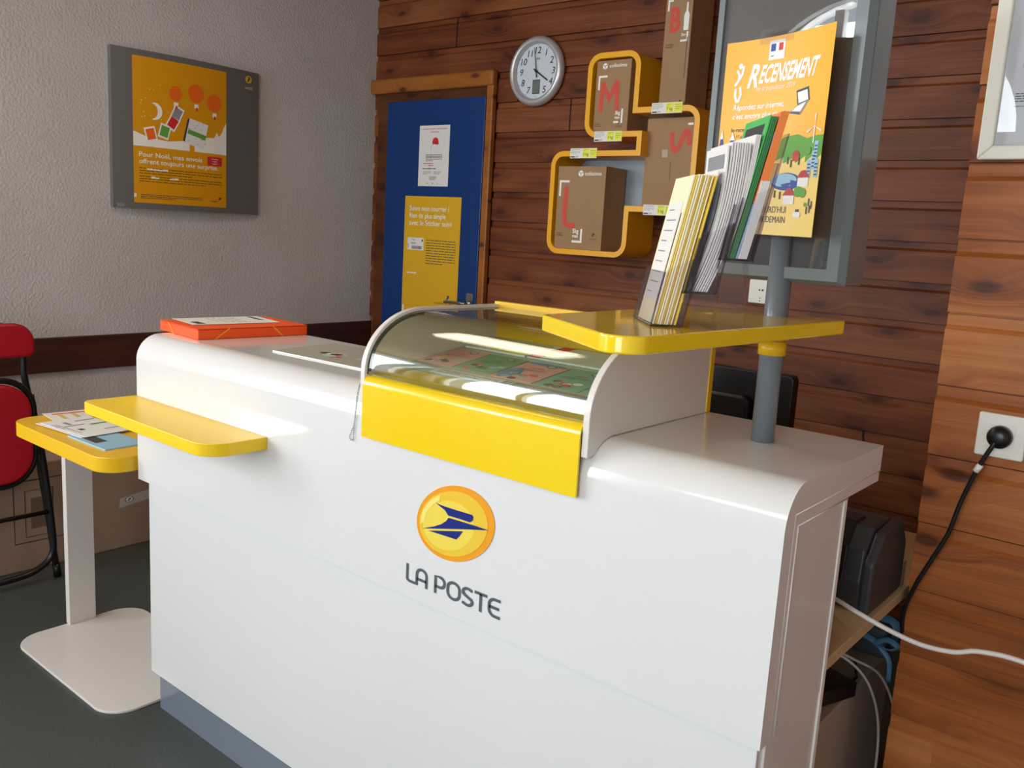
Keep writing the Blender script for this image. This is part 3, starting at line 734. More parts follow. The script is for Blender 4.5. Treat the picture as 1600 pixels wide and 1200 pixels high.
mb = MB(); mb.prism(rrect(-HWc + .035, .40, HWc - .035, .752, .10, 10), -.012, .022, redvinyl)
mb.v = [(.498 + z - .02 * y, YC + x, y) for (x, y, z) in mb.v]; mb.make('seat', t, bevel=.012, seg=4)
mb = MB(); q = rrect(-HWc + .022, .388, HWc - .022, .764, .11, 10); mb.tube([(.492 - .02 * p[1], YC + p[0], p[1]) for p in q], .011, chairblack, closed=True); mb.make('seat_frame', t)
mb = MB(); mb.prism(rrect(-HWc + .008, .832, HWc + .010, .954, .055, 8, (.03, .03, .07, .07)), -.014, .016, redvinyl); mb.v = [(.42 + z, YC + x, y) for (x, y, z) in mb.v]; mb.make('backrest', t, bevel=.012, seg=4)
mb = MB(); mb.tube([(.46, YC + HWc + .050, .002), (.457, YC + HWc + .046, .05)], .014, black); mb.make('rubber_foot', t)

# ================================================================== LITTLE TABLE
t = thing('side_table', 'white pedestal table with thick yellow top left of the counter', 'table', (1.2, -2.015, 0))
mb = MB(); mb.prism([(x - 1.2, y + 2.015) for x, y in rrect(.885, -2.220, 1.525, -1.815, .085, 20)], 0, .008, laminate_side); mb.make('base_plate', t, bevel=.002)
mb = MB(); mb.box(.878 - 1.2, -2.047 + 2.015, .008, .904 - 1.2, -1.960 + 2.015, .680, laminate_side); mb.make('post', t, bevel=.002)
mb = MB(); mb.prism([(x - 1.2, y + 2.015) for x, y in rrect(.892, -2.205, 1.500, -1.830, .07, 20)], .680, .722, yellow_in, smooth=False); mb.make('table_top', t, bevel=.002)

def sheet_on(name, label, cat, pts, z, th, mt, group=None):
    t = thing(name, label, cat, (pts[0][0], pts[0][1], z), (0, 0, math.atan2(pts[1][1] - pts[0][1], pts[1][0] - pts[0][0])), group)
    return t
t = thing('leaflet', 'yellow-striped price leaflet at the rear of the yellow table', 'leaflet', (.875, -2.10, .7222), (0, 0, R(-5)))
mb = MB(); mb.rect(0, 0, .30, .2, 0, white, .001); mb.make('sheet', t)
mb = MB(); mb.rect(.02, .02, .035, .18, .0011, orangeprint); mb.rect(.12, .005, .13, .19, .0011, mat('ochre print', rgb(176, 150, 50), .6))
for k in range(4): mb.rect(.04, .03 + k * .04, .28, .045 + k * .04, .0011, mat('light ochre', rgb(222, 196, 110), .6))
mb.rect(.05, .165, .28, .19, .0011, mat('lilac', rgb(206, 198, 214), .6)); mb.make('printed_table', t)
t = thing('leaflet', 'blue-edged stamp leaflet at the front of the paper pile', 'leaflet', (1.20, -2.165, .7222), (0, 0, R(2)))
mb = MB(); mb.rect(0, 0, .21, .12, 0, lightblue, .004); mb.rect(.04, .015, .13, .05, .0041, darkprint); mb.make('sheet', t)
t = thing('leaflet', 'white form folded double on top of the table papers', 'leaflet', (1.015, -2.175, .7265), (0, 0, R(6)))
mb = MB(); mb.rect(0, 0, .24, .15, 0, white, .0015); mb.rect(.012, .008, .25, .156, .0022, white, .0012); mb.make('sheet', t)
mb = MB(); mb.rect(.05, .09, .056, .15, .0036, darkprint); mb.rect(.11, .10, .125, .15, .0036, greenprint); mb.rect(.05, .05, .09, .062, .0036, greyprint); mb.rect(.10, .03, .105, .09, .0036, darkprint); mb.rect(.15, .04, .17, .055, .0036, darkprint); mb.lines(.06, .01, .2, .03, 2, greyprint, .0037, 3, .4); mb.rect(.19, .10, .195, .15, .0036, darkprint); mb.make('printed_marks', t)

# ================================================================== COUNTER
CX0, CX1, CF, CB = 1.5105, 3.2822, -2.1176, -1.7204
TOP = 1.05; CS = .6605; CK = .1139
t = thing('reception_counter', 'glossy white post office counter with rounded front edge and grey plinth', 'counter', (2.4, -1.9, 0))
def loc(mb, dx=-2.4, dy=1.9): mb.v = [(x + dx, y + dy, z) for (x, y, z) in mb.v]; return mb
RY, RZ = .066, .066; n = 14
outp = [(CB, TOP)] + [(CF + RY - RY * math.sin(R(90 * i / n)), TOP - RZ + RZ * math.cos(R(90 * i / n))) for i in range(n + 1)] + [(CF, CS)]
t1, t2 = .044, .034
inp = [(CF + t2, CS)] + [(CF + t2 + (.02) * (1 - math.cos(R(90 * i / 6))), TOP - t1 - .02 + .02 * math.sin(R(90 * i / 6))) for i in range(7)] + [(CB, TOP - t1)]
mb = MB(); prof = outp + inp
k = len(prof); ar = sum(prof[i][0] * prof[(i + 1) % k][1] - prof[(i + 1) % k][0] * prof[i][1] for i in range(k))
if ar < 0: prof = prof[::-1]
vs = [(CX0, p[0], p[1]) for p in prof] + [(CX1, p[0], p[1]) for p in prof]
mb.add(vs, [tuple(range(k))[::-1]], laminate); mb.add(vs, [tuple(range(k, 2 * k))], laminate_side)
mb.add(vs, [(i, k + i, k + (i + 1) % k, (i + 1) % k)[::-1] for i in range(k)], laminate, True)
o = loc(mb).make('shell', t)
es = o.modifiers.new('es', 'EDGE_SPLIT'); es.split_angle = R(35)
# inner lining of the shell seen at the end
mb = MB(); a, b = CF + t2, TOP - t1
mb.prism([(a + .001, CS), (a + .001, b - .0015), (CB, b - .0015), (CB, b - .019), (a + .015, b - .019), (a + .015, CS)], CX0 + .02, CX1 - .001, laminate_side, axis='x'); loc(mb).make('lining', t, bevel=.0008, seg=1)
mb = MB(); mb.box(CX0 + .033, CF + .012, CK, CX1 - .008, CF + .030, CS - .004, laminate); loc(mb).make('front_panel', t, bevel=.0008, seg=1)
mb = MB(); mb.box(CX1 - .022, CF + .031, CK, CX1 - .004, -1.880, CS - .002, laminate_side); mb.box(CX1 - .022, a + .0165, CS - .002, CX1 - .003, -1.880, b - .0215, laminate_side); loc(mb).make('end_panel', t, bevel=.001, seg=1)
mb = MB(); mb.box(CX1 - .024, -1.8795, .02, CX1 - .001, -1.866, b - .021, edge_white); loc(mb).make('end_panel_edging', t, bevel=.001, seg=1)
mb = MB(); mb.box(CX0 + .033, CF + .031, CK, CX0 + .051, -1.78, b - .020, laminate_side); loc(mb).make('end_panel', t, bevel=.001, seg=1)
mb = MB(); mb.box(CX0 + .045, CF + .030, 0, CX1 - .02, CF + .045, CK, plinthm); mb.box(CX0 + .045, CF + .045, 0, CX0 + .06, -1.80, CK, plinthm); mb.box(CX1 - .035, CF + .045, 0, CX1 - .02, -1.88, CK, plinthm); loc(mb).make('plinth', t, bevel=.001, seg=1)
mb = MB()
for q in ([(a, CS + .002), (a, b - .0005), (CB + .001, b - .0005)], [(a + .0155, CS + .002), (a + .0155, b - .0198), (-1.868, b - .0198)]):
    mb.tube([(CX1 - .0006, p[0], p[1]) for p in q[:2]], .0011, edge_white, n=6); mb.tube([(CX1 - .0006, p[0], p[1]) for p in q[1:]], .0011, edge_white, n=6)
loc(mb).make('edge_line', t)
# attached yellow ledge on the front left
mb = MB(); mb.prism(round_poly([(1.509, -2.1178), (1.506, -2.262), (2.092, -2.268), (2.092, -2.1178)], [0, .025, .065, 0], 20), .860, .889, mat('yellow ledge lacquer', rgb(246, 206, 26), .34))
loc(mb).make('bag_ledge', t, bevel=.002)
# emblem and lettering on the front
mb = MB(); fy = CF
def front(mb_, off=0): mb_.v = [(x, CF - .0004 - z - off, y) for (x, y, z) in mb_.v]; return mb_
mb = MB(); cx, cz = 2.6701, .8396; EA = R(20.5)
def tell(a_, b_, ox=0, oy=0, a0=0, a1=360, n=64):
    out = []
    for i in range(n + (0 if a1 - a0 == 360 else 1)):
        t_ = R(a0 + (a1 - a0) * i / n); x_, y_ = a_ * math.cos(t_) + ox, b_ * math.sin(t_) + oy
        out.append((cx + x_ * math.cos(EA) - y_ * math.sin(EA), cz + x_ * math.sin(EA) + y_ * math.cos(EA)))
    return out
mb.prism(tell(.0998, .0699), 0, .0012, silverlogo); mb.prism(tell(.088, .060, -.004, .0), .0012, .0018, medal1)
mb.prism(tell(.066, .046, -.016, -.002), .0018, .0020, mat('medallion mid', rgb(240, 214, 84), .25))
mb.prism(tell(.084, .056, -.004, .001, 100, 172, 16) + tell(.072, .046, -.006, .001, 166, 104, 14), .0021, .0023, medal2)
em = loc(front(mb)).make('emblem', t)
mb = MB()
for p in ([(-.0471, .0284), (-.0281, .0274), (.0009, .0274), (.0359, .0284), (.0439, .0284), (.0469, .0254), (.0459, .0184), (.0399, .0134), (.0149, .0134), (-.0141, .0124), (-.0231, .0204), (-.0351, .0244)],
          [(-.0801, -.0296), (-.0491, -.0176), (-.0311, -.0086), (-.0191, .0004), (-.0161, .0044), (-.0131, .0084), (.0149, .0094), (.0519, .0104), (.0839, .0104), (.0279, -.0026), (-.0161, -.0136)],
          [(-.0631, -.0296), (-.0321, -.0216), (.0239, -.0076), (.0139, -.0216), (.0079, -.0276), (.0019, -.0276)]): mb.prism([(cx + a_, cz + b_) for a_, b_ in p], .0026, .0029, logoblue)
loc(front(mb)).make('bird_mark', em)
def arc(cx, cy, rx, ry, a0, a1, n=8): return [(cx + rx * math.cos(R(a0 + (a1 - a0) * i / n)), cy + ry * math.sin(R(a0 + (a1 - a0) * i / n))) for i in range(n + 1)]
LET = {
 'L': (.62, [[(.08, 1), (.08, .22)] + arc(.26, .2, .18, .13, 180, 270) + [(.6, .07)]]),
 'A': (.78, [[(.06, 0), (.06, .6)] + arc(.36, .62, .30, .31, 180, 0, 12) + [(.66, .6), (.66, 0)], [(.06, .36), (.66, .36)]]),
 ' ': (.34, []),
 'P': (.74, [[(.08, 0), (.08, .93), (.36, .93)] + arc(.38, .66, .24, .27, 90, -90, 10) + [(.36, .39), (.08, .39)]]),
 'O': (.86, [arc(.42, .62, .34, .31, 180, 0, 12) + arc(.42, .38, .34, .31, 0, -180, 12) + [(.08, .62)]]),
 'S': (.72, [[(.62, .86)] + arc(.36, .71, .27, .22, 60, 200, 10) + [(.30, .52), (.45, .46)] + arc(.36, .29, .27, .22, 30, -130, 10) + [(.06, .14)]]),
 'T': (.76, [[(.02, .93), (.72, .93)], [(.37, .93), (.37, 0)]]),
 'E': (.7, [[(.68, .93), (.40, .93)] + arc(.38, .62, .30, .31, 90, 180, 8) + [(.08, .4)] + arc(.38, .38, .30, .31, 180, 270, 8) + [(.68, .07)], [(.08, .5), (.62, .5)]])}
word = 'LA POSTE'; tot = sum(LET[c][0] for c in word) - .04
def lap(mb_, x0, y0, wid, hei, mt, z):
    x = 0; sx = wid / tot
    for c in word:
        adv, paths = LET[c]
        mb_.strokes([[(p[0] + x, p[1]) for p in path] for path in paths], .155, mt, z, fx=lambda p: (x0 + p[0] * sx, y0 + p[1] * hei))
        x += adv
mb = MB(); lap(mb, 2.549, .6925, .240, .0365, lettergrey, .0006); loc(front(mb)).make('lettering', t)

# ================================================================== DISPLAY CASE
t = thing('display_case', 'curved glass stamp display case with yellow apron on the white counter', 'display case', (2.68, -1.9, TOP))
def lc(mb_): mb_.v = [(x - 2.68, y + 1.9, z - TOP) for (x, y, z) in mb_.v]; return mb_
XL, XR = 2.408, 2.955; TK = .0125; YF, ZT = -2.126, 1.207; ya = -1.970
def arcp(d): # offset inwards by d
    return [(ya - (ya - YF - d) * math.sin(R(90 * (14 - i) / 14)), (1.085) + (ZT - 1.085 - d) * math.cos(R(90 * (14 - i) / 14))) for i in range(15)]
sidep = [(-1.722, TOP + .0005), (-1.722, ZT)] + arcp(0)[::-1] + [(YF, 1.024), (CF - .0012, 1.022), (CF - .0012, TOP - RZ)]
sidep += [(CF + RY - (RY + .001) * math.cos(R(a_)), TOP - RZ + (RZ + .001) * math.sin(R(a_))) for a_ in range(15, 91, 15)]
sidep = [(-1.722, TOP + .0005), (-1.722, ZT)] + arcp(0)[::-1] + [(YF, 1.024), (CF - .003, 1.024)] + [(CF + RY - (RY + .002) * math.cos(R(a_)), TOP - RZ + (RZ + .0012) * math.sin(R(a_))) for a_ in range(40, 91, 10)]
for (x0, x1) in ((XL, XL + TK), (XR - TK, XR)):
    mb = MB(); mb.prism(sidep, x0, x1, laminate_side, axis='x'); lc(mb).make('side_cheek', t, bevel=.001, seg=1)
# glass
g_out = [(-1.735, ZT - .006)] + arcp(.006)[::-1] + [(YF + .006, 1.080)]
g_in = [(YF + .010, 1.080)] + arcp(.010) + [(-1.735, ZT - .010)]
gp = g_out + g_in; mb = MB(); k = len(gp)
vs = [(XL + TK + .0005, p[0], p[1]) for p in gp] + [(XR - TK - .0005, p[0], p[1]) for p in gp]
mb.add(vs, [tuple(range(k)), tuple(range(k, 2 * k))[::-1]], glass_edge); mb.add(vs, [(i, (i + 1) % k, k + (i + 1) % k, k + i) for i in range(k)], glass, True)
rim0, rim1 = arcp(.0062), arcp(.016)
mb.add([(XL + TK + .0007, p[0], p[1]) for p in rim0] + [(XL + TK + .0007, p[0], p[1]) for p in rim1], [(i, i + 1, len(rim0) + i + 1, len(rim0) + i) for i in range(len(rim0) - 1)], glass_edge)
o = lc(mb).make('curved_glass', t); es = o.modifiers.new('es', 'EDGE_SPLIT'); es.split_angle = R(50)
# yellow apron with rolled top edge, running back as the sloping tray
sl = math.atan(.052 / .385)
AF = YF - .005
ap = [(AF, .957), (AF, 1.060)] + [(AF + .022 - .022 * math.cos(R(a_)), 1.060 + .019 * math.sin(R(a_))) for a_ in range(8, 91, 8)] + [(AF + .024, 1.0795), (-2.05, 1.0905), (-2.05, 1.0875), (AF + .024, 1.0755)] + [(AF + .022 - .018 * math.cos(R(a_)), 1.060 + .015 * math.sin(R(a_))) for a_ in range(88, 7, -16)] + [(AF + .004, 1.060), (AF + .004, .957)]
mb = MB(); mb.prism(ap, XL + TK + .0006, XR - TK - .0006, yellow, axis='x', smooth=True); o = lc(mb).make('apron', t); es = o.modifiers.new('es', 'EDGE_SPLIT'); es.split_angle = R(40)
mb = MB(); mb.prism([(-2.05, 1.0905), (-1.737, 1.133), (-1.737, 1.129), (-2.05, 1.0865)], XL + TK + .0006, XR - TK - .0006, mat('tray grey green', rgb(176, 190, 170), .4), axis='x'); lc(mb).make('tray', t)
mb = MB(); mb.box(XL + .001, -1.7365, TOP + .001, XR + .002, -1.7225 if False else -1.7205, ZT + .006, yellow_in); lc(mb).make('back_panel', t, bevel=.001)

# things lying on the sloping tray
tilt = sl
def on_tray(name, label, cat, x, s_, group=None, lift=.0008):
    y = -2.12 + s_ * math.cos(tilt); z = 1.086 + s_ * math.sin(tilt)
    # tray surface runs from z 1.0905 at y -2.05
    z = 1.0905 + (y + 2.05) * (.0425 / .313) + lift
    return thing(name, label, cat, (x, y, z), (math.atan(.0425 / .313), 0, 0), group)
def booklet(x, s_, w_, h_, label, base, spots, lettering, lift=.0008):
    t = on_tray('stamp_card', label, 'card', x, s_, 'stamp cards inside the display case', lift)
    mb = MB(); mb.rect(0, 0, w_, h_, 0, base, .001); mb.make('sheet', t)
    mb = MB()
    for (px, py, rx, ry, mt) in spots: mb.oval(px * w_, py * h_, rx * w_, ry * h_, .0011, mt, n=18)
    mb.make('artwork', t)
    mb = MB(); mb.text(lettering, w_ * .5, h_ * .66, .006, red, .0015, align='c', bold=.02); mb.oval(w_ * .66, h_ * .86, .011, .007, .0013, darkprint, n=14); mb.oval(w_ * .66, h_ * .86, .008, .005, .0016, palegreen, n=14); mb.lines(w_ * .2, h_ * .5, w_ * .8, h_ * .6, 2, darkprint, .0015, int(x * 100), .3); mb.make('lettering', t)
mouse = [(.55, .28, .09, .08, blacksat), (.70, .36, .08, .06, blacksat), (.80, .22, .10, .09, blacksat), (.40, .16, .16, .09, white), (.22, .10, .12, .07, orangeprint)]
flow = lambda sd, cs: [(random.Random(sd + i).uniform(.1, .9), random.Random(sd + 20 + i).uniform(.06, .42), .10, .06, cs[i % len(cs)]) for i in range(9)]
booklet(2.428, .128, .097, .122, 'pink stamp card, leftmost in the row under the curved glass', pink, flow(1, [darkprint, palegreen, yellowpaper, white]), 'timbres')
booklet(2.529, .126, .099, .122, 'mid green stamp card between the pink and the blue one', mat('card green', rgb(112, 172, 132), .5), flow(2, [palegreen, orangeprint, darkprint, greenprint, lightblue]), 'timbres')
booklet(2.632, .122, .102, .126, 'blue and pink stamp card third in the case row', pink, [(.2, .3, .2, .28, mat('card blue', rgb(92, 146, 186), .5)), (.5, .93, .5, .06, mat('card blue', rgb(92, 146, 186), .5))] + flow(3, [darkprint, white, palegreen, orangeprint]), 'marianne')
booklet(2.739, .118, .100, .130, 'sea green stamp card with red rim, right of the blue and pink one', mat('card sea', rgb(120, 178, 158), .5), flow(4, [darkprint, red, white, pink]), 'timbres')
booklet(2.843, .116, .095, .130, 'rightmost stamp card, half hidden by the white case cheek', mat('card sea', rgb(120, 178, 158), .5), flow(5, [darkprint, pink, white, greyprint]), 'timbres')
t = on_tray('envelope_pack', 'long white envelope pack with lime label at the left rear of the case', 'envelope', 2.435, .268, None)
mb = MB(); mb.rect(0, 0, .165, .07, 0, white, .004); mb.rect(.06, .004, .10, .02, .0041, tagyellow); mb.rect(.11, .002, .16, .016, .0041, tagyellow); mb.lines(.01, .03, .09, .05, 2, darkprint, .0043, 6, .3); mb.rect(0, .045, .02, .07, .0041, mat('dark green', rgb(30, 130, 80), .5)); mb.make('pack', t)
t = on_tray('envelope_pack', 'grey envelope pack with a red band at the right rear of the case', 'envelope', 2.606, .268, None)
mb = MB(); mb.rect(0, 0, .33, .10, 0, mat('pale grey paper', rgb(206, 212, 206), .5), .004); mb.prism([(.0, .0), (.03, .0), (.052, .10), (.022, .10)], .0041, .0045, red); mb.text('Lettre prioritaire', .17, .04, .007, darkprint, .0044, w=.06); mb.rect(.25, .004, .262, .008, .0041, blacksat); mb.make('pack', t)
t = on_tray('price_strip', 'white printed strip lying in front of the stamp cards', 'price tag', 2.515, .078, None)
mb = MB(); mb.rect(0, 0, .17, .032, 0, white, .001); mb.lines(.01, .006, .16, .026, 2, greyprint, .0012, 6, .3); mb.make('card', t)
t = on_tray('price_strip', 'crumpled silvery strip at the right front of the case', 'price tag', 2.71, .076, None)
mb = MB(); mb.rect(0, 0, .20, .036, 0, mat('foil', rgb(190, 192, 176), .25, metal=.4), .001); mb.lines(.08, .006, .19, .03, 3, darkprint, .0012, 9, .3); mb.make('card', t)

# things on the counter
t = thing('desk_pad', 'flat clear-edged pad with printed flowers on the counter beside the case', 'desk pad', (1.922, -1.985, TOP + .0004), (0, 0, R(1.5)))
mb = MB(); mb.prism([(0, 0), (.482, .0), (.482, .215), (-.03, .215)], 0, .003, mat('pad grey', rgb(208, 204, 186), .12, coat=.5)); mb.prism([(0, -.002), (.482, -.002), (.482, 0), (0, 0)], 0, .0032, edge_white); mb.make('pad', t)
mb = MB()
rr = random.Random(5)
for cx_, cy_, mt in ((.12, .09, pink), (.15, .07, redbox), (.24, .10, lightblue), (.30, .17, greenprint), (.36, .15, greenprint), (.33, .06, redbox), (.38, .05, pink), (.43, .09, darkprint), (.2, .16, palegreen), (.42, .17, palegreen), (.46, .04, redbox)):
    for q in range(5): mb.oval(cx_ + rr.uniform(-.025, .025), cy_ + rr.uniform(-.015, .015), rr.uniform(.008, .022), rr.uniform(.006, .014), .0031 + q * .0001, [mt, mt, palegreen, white, darkprint][q], n=12)
mb.make('printed_flowers', t)
t = thing('document_folder', 'bright orange elastic folder lying on the left end of the counter', 'folder', (1.449, -2.017, TOP + .0006), (0, 0, R(-5)))
fw_, fh_ = .224, .322
mb = MB(); mb.box(0, 0, 0, fw_, fh_, .025, orange); mb.make('case', t, bevel=.0015)
mb = MB(); mb.prism([(-.001, .0), (fw_ + .001, -.001), (fw_ + .001, fh_), (-.001, fh_)], .0262, .0274, orange); mb.make('flap', t)
mb = MB(); mb.strokes([[(.0, .045), (.052, 0)], [(fw_ - .052, 0), (fw_, .06)], [(fw_, fh_ - .09), (fw_ - .05, fh_)]], .003, orangepaper, .0278)
mb.add([(.052, -.0012, .0275), (.056, -.0012, .0275), (.086, -.0012, 0), (.082, -.0012, 0)], [(0, 1, 2, 3)], mat('elastic', rgb(255, 176, 40), .6)); mb.add([(fw_ + .0012, .085, .0275), (fw_ + .0012, .090, .0275), (fw_ + .0012, .050, 0), (fw_ + .0012, .045, 0)], [(0, 1, 2, 3)], MATS['elastic']); mb.add([(fw_ + .0012, fh_ - .11, .0275), (fw_ + .0012, fh_ - .105, .0275), (fw_ + .0012, fh_ - .075, 0), (fw_ + .0012, fh_ - .080, 0)], [(0, 1, 2, 3)], MATS['elastic']); mb.make('elastic_band', t)
t = thing('paper_sheet', 'white printed paper lying on top of the orange folder', 'paper', (1.449, -1.982, TOP + .0292), (0, 0, R(-6)))
mb = MB(); mb.prism([(0, 0), (.148, -.005), (.155, .245), (.0, .255)], 0, .0006, white); mb.make('sheet', t)
mb = MB(); mb.rect(.085, .012, .135, .034, .0008, darkprint); mb.rect(.012, .215, .09, .228, .0008, darkprint); mb.lines(.02, .08, .12, .17, 5, greyprint, .0008, 3, .2); mb.make('print', t)

# bead chain
t = thing('bead_chain', 'looped metal bead chain hanging at the left side of the display case', 'chain')
path = spline([(2.402, -2.1215, 1.058), (2.396, -2.1215, 1.040), (2.390, -2.121, 1.000), (2.3875, -2.121, .975), (2.3795, -2.121, .957), (2.375, -2.121, .945), (2.3795, -2.121, .940), (2.386, -2.121, .943), (2.3865, -2.121, .958), (2.3885, -2.121, .975), (2.392, -2.121, 1.0), (2.3985, -2.1215, 1.040), (2.4035, -2.1215, 1.058)], 30)
mb = MB(); last = None
for p in path:
    if last is not None and (p - last).length < .0040: continue
    last = p; q = MB(); q.lathe([(0.0001, -.0016), (.0011, -.0011), (.0016, 0), (.0011, .0011), (.0001, .0016)], steel, tuple(p), n=8); mb.add(q.v, q.f, steel, True)
o = mb.make('beads', t)

# ================================================================== POLE STAND with tray and poster frame
t = thing('counter_pole_stand', 'grey pole rising from the counter with yellow tray and grey poster frame', 'stand', (3.131, -1.87, TOP))
def lp(mb_): mb_.v = [(x - 3.131, y + 1.87, z - TOP) for (x, y, z) in mb_.v]; return mb_
mb = MB(); mb.tube([(3.131, -1.87, TOP + .0005), (3.131, -1.87, 1.40)], .0192, polem, n=40); lp(mb).make('pole', t)
mb = MB(); mb.tube([(3.131, -1.87, 1.196), (3.131, -1.87, 1.219)], .0225, yellow_in, n=40); mb.tube([(3.131, -1.87, 1.2205), (3.131, -1.87, 1.240)], .0215, yellow_in, n=40); lp(mb).make('collar', t)
tp = round_poly([(2.966, -2.282), (3.184, -2.418), (3.228, -1.790), (2.968, -1.850)], [.018, .035, .025, .03], 20)
mb = MB(); mb.prism(tp, 1.2375, 1.2600, yellow); lp(mb).make('tray', t, bevel=.003, seg=3)
# frame box
fx0, fx1, fy0, fy1, fz0, fz1 = 2.984, 3.2385, -1.885, -1.795, 1.3165, 1.83
mb = MB(); mb.box(fx0, fy0 + .012, fz0, fx1, fy1, fz1, framegrey); fr = lp(mb).make('poster_frame', t, bevel=.004)
mb = MB(); ib = .028
O = [(fx0, fz0), (fx1, fz0), (fx1, fz1), (fx0, fz1)]; I = [(fx0 + .012, fz0 + .024), (fx1 - ib, fz0 + .024), (fx1 - ib, fz1 - .024), (fx0 + .012, fz1 - .024)]
vs = [(p[0], fy0 + .012, p[1]) for p in O] + [(p[0] + (.002 if p[0] == fx0 else -.010), fy0, p[1] + (.006 if p[1] == fz0 else -.006)) for p in O] + [(p[0], fy0, p[1]) for p in I] + [(p[0], fy0 + .008, p[1]) for p in I]
fs = []
for a in range(4):
    b = (a + 1) % 4
    for l in (0, 4, 8): fs.append((l + a, l + b, l + 4 + b, l + 4 + a))
mb.add(vs, fs, framegrey); lp(mb).make('bezel', fr)
mb = MB(); mb.box(I[0][0], fy0 + .008, I[0][1], I[1][0], fy0 + .011, I[2][1], panelgrey); lp(mb).make('backing', fr)
mb = MB(); mb.box(I[0][0] + .0005, fy0 + .003, I[0][1] + .0005, I[1][0] - .0005, fy0 + .005, I[2][1] - .0005, mat('gloss film', rgb(40, 42, 42), .02) if False else film); lp(mb).make('glazing', fr)

# census poster taped on the frame, its right edge standing away from the glass
t = thing('census_poster', 'yellow census poster taped to the grey frame above the tray', 'poster', (3.008, -1.8865, 1.3905), (R(90), 0, 0))
PW, PH = .208, .300
def curl(mb_):
    out = []
    for (x, y, z) in mb_.v:
        u = x / PW; out.append((x * (.975 - .035 * u), y + .008 * u * (y / PH - .35), z + .05 * u * u + .0005 + .004 * (1 - y / PH) * u)); 
    mb_.v = out; return mb_
def grid(mb_, x0, y0, x1, y1, z, mt, nx=14, ny=6):
    vs = [(x0 + (x1 - x0) * i / nx, y0 + (y1 - y0) * j / ny, z) for j in range(ny + 1) for i in range(nx + 1)]
    mb_.add(vs, [(j * (nx + 1) + i, j * (nx + 1) + i + 1, (j + 1) * (nx + 1) + i + 1, (j + 1) * (nx + 1) + i) for j in range(ny) for i in range(nx)], mt, True)
mb = MB(); grid(mb, 0, .0, PW, PH, 0, posteryellow2); curl(mb).make('sheet', t)
mb = MB(); grid(mb, 0, 0, PW, .118, .0003, paleyellow)
hills = [(.0, .118), (.02, .125), (.04, .130), (.07, .122), (.10, .136), (.13, .148), (.155, .150), (.175, .143), (.19, .146), (.208, .146)]
for (x0, y0), (x1, y1) in zip(hills[:-1], hills[1:]): mb.add([(x0, .108, .0006), (x1, .118, .0006), (x1, y1, .0006), (x0, y0, .0006)], [(0, 1, 2, 3)], greenprint)
for (a, b, c_, d) in ((0, .012, .006, .165), (.016, .036, .026, .160)): mb.prism([(a, .118), (b, .118), (c_, d)], .0009, .001, blue); mb.prism([((a + c_) / 2, (.118 + d) / 2 + .008), ((b + c_) / 2, (.118 + d) / 2 + .008), (c_, d)], .0012, .0013, white)
mb.oval(.140, .081, .030, .013, .0008, blue); mb.oval(.137, .083, .026, .010, .0011, lightblue)
def house(x, y, s_, roof, wall): mb.prism([(x - s_, y - s_), (x + s_, y - s_), (x + s_, y + s_ * .3), (x - s_, y + s_ * .3)], .0012, .0014, wall); mb.prism([(x - s_ * 1.2, y + s_ * .2), (x + s_ * 1.2, y + s_ * .2), (x + s_ * .3, y + s_ * 1.2), (x - s_ * .5, y + s_ * 1.1)], .0015, .0017, roof)
house(.150, .058, .011, mat('roof red', rgb(176, 48, 44), .5), white); house(.176, .084, .011, MATS['roof red'], white); house(.156, .118, .007, MATS['roof red'], redbox)
for (x, y) in ((.185, .100), (.193, .112), (.200, .100), (.196, .126)):
    mb.rect(x - .004, y - .014, x + .004, y + .012, .0012, lightblue)
    for q in range(4): mb.rect(x - .003, y - .011 + q * .005, x + .003, y - .009 + q * .005, .0015, darkprint)
for (x, y, r_) in ((.168, .066, .008), (.178, .064, .007), (.180, .125, .006), (.186, .047, .003)): mb.oval(x, y, r_, r_, .0016, greenprint, n=12)
for (x, y) in ((.140, .112), (.147, .107), (.163, .110), (.131, .060), (.120, .062), (.193, .050), (.196, .040), (.199, .046), (.190, .038)): mb.rect(x - .0012, y - .005, x + .0012, y + .006, .0014, darkprint)
mb.prism(rrect(.163, .028, .178, .036, .003), .0012, .0014, white); mb.rect(.167, .034, .174, .040, .0012, darkprint)
c_ = (.188, .160)
mb.rect(c_[0] - .001, .135, c_[0] + .001, c_[1], .0012, white)
for a_ in (90, 210, 330): mb.prism([(c_[0], c_[1]), (c_[0] + .017 * math.cos(R(a_ - 5)), c_[1] + .017 * math.sin(R(a_ - 5))), (c_[0] + .017 * math.cos(R(a_ + 5)), c_[1] + .017 * math.sin(R(a_ + 5)))], .0013, .0015, white)
curl(mb).make('village_artwork', t)
mb = MB(); mb.rect(.080, .265, .110, .294, .0004, white); mb.rect(.083, .278, .092, .289, .0008, blue); mb.rect(.098, .278, .106, .289, .0008, red); mb.lines(.084, .269, .106, .273, 1, greyprint, .0008, 5); curl(mb).make('flag_stamp', t)
mb = MB()
mb.text('R', .044, .228, .034, whiteprint, .0006, w=.020, shear=.25, bold=.03); mb.text('ECENSEMENT', .065, .233, .026, whiteprint, .0006, w=.112, shear=.25, bold=.03)
mb.text('de la population 2019', .062, .221, .007, whiteprint, .0006, w=.075, shear=.2)
PO = len(mb.v); mb.strokes([[(.036, .230), (.041, .222), (.040, .214)], [(.048, .236), (.046, .224), (.040, .214), (.034, .206)], [(.036, .202), (.036, .190), (.040, .180)], [(.044, .204), (.046, .192), (.042, .180)]], .0042, whiteprint, .0006); mb.oval(.042, .236, .004, .0045, .0004, whiteprint, n=12)
mb.v[PO:] = [(x - .013, y + .026, z) for (x, y, z) in mb.v[PO:]]
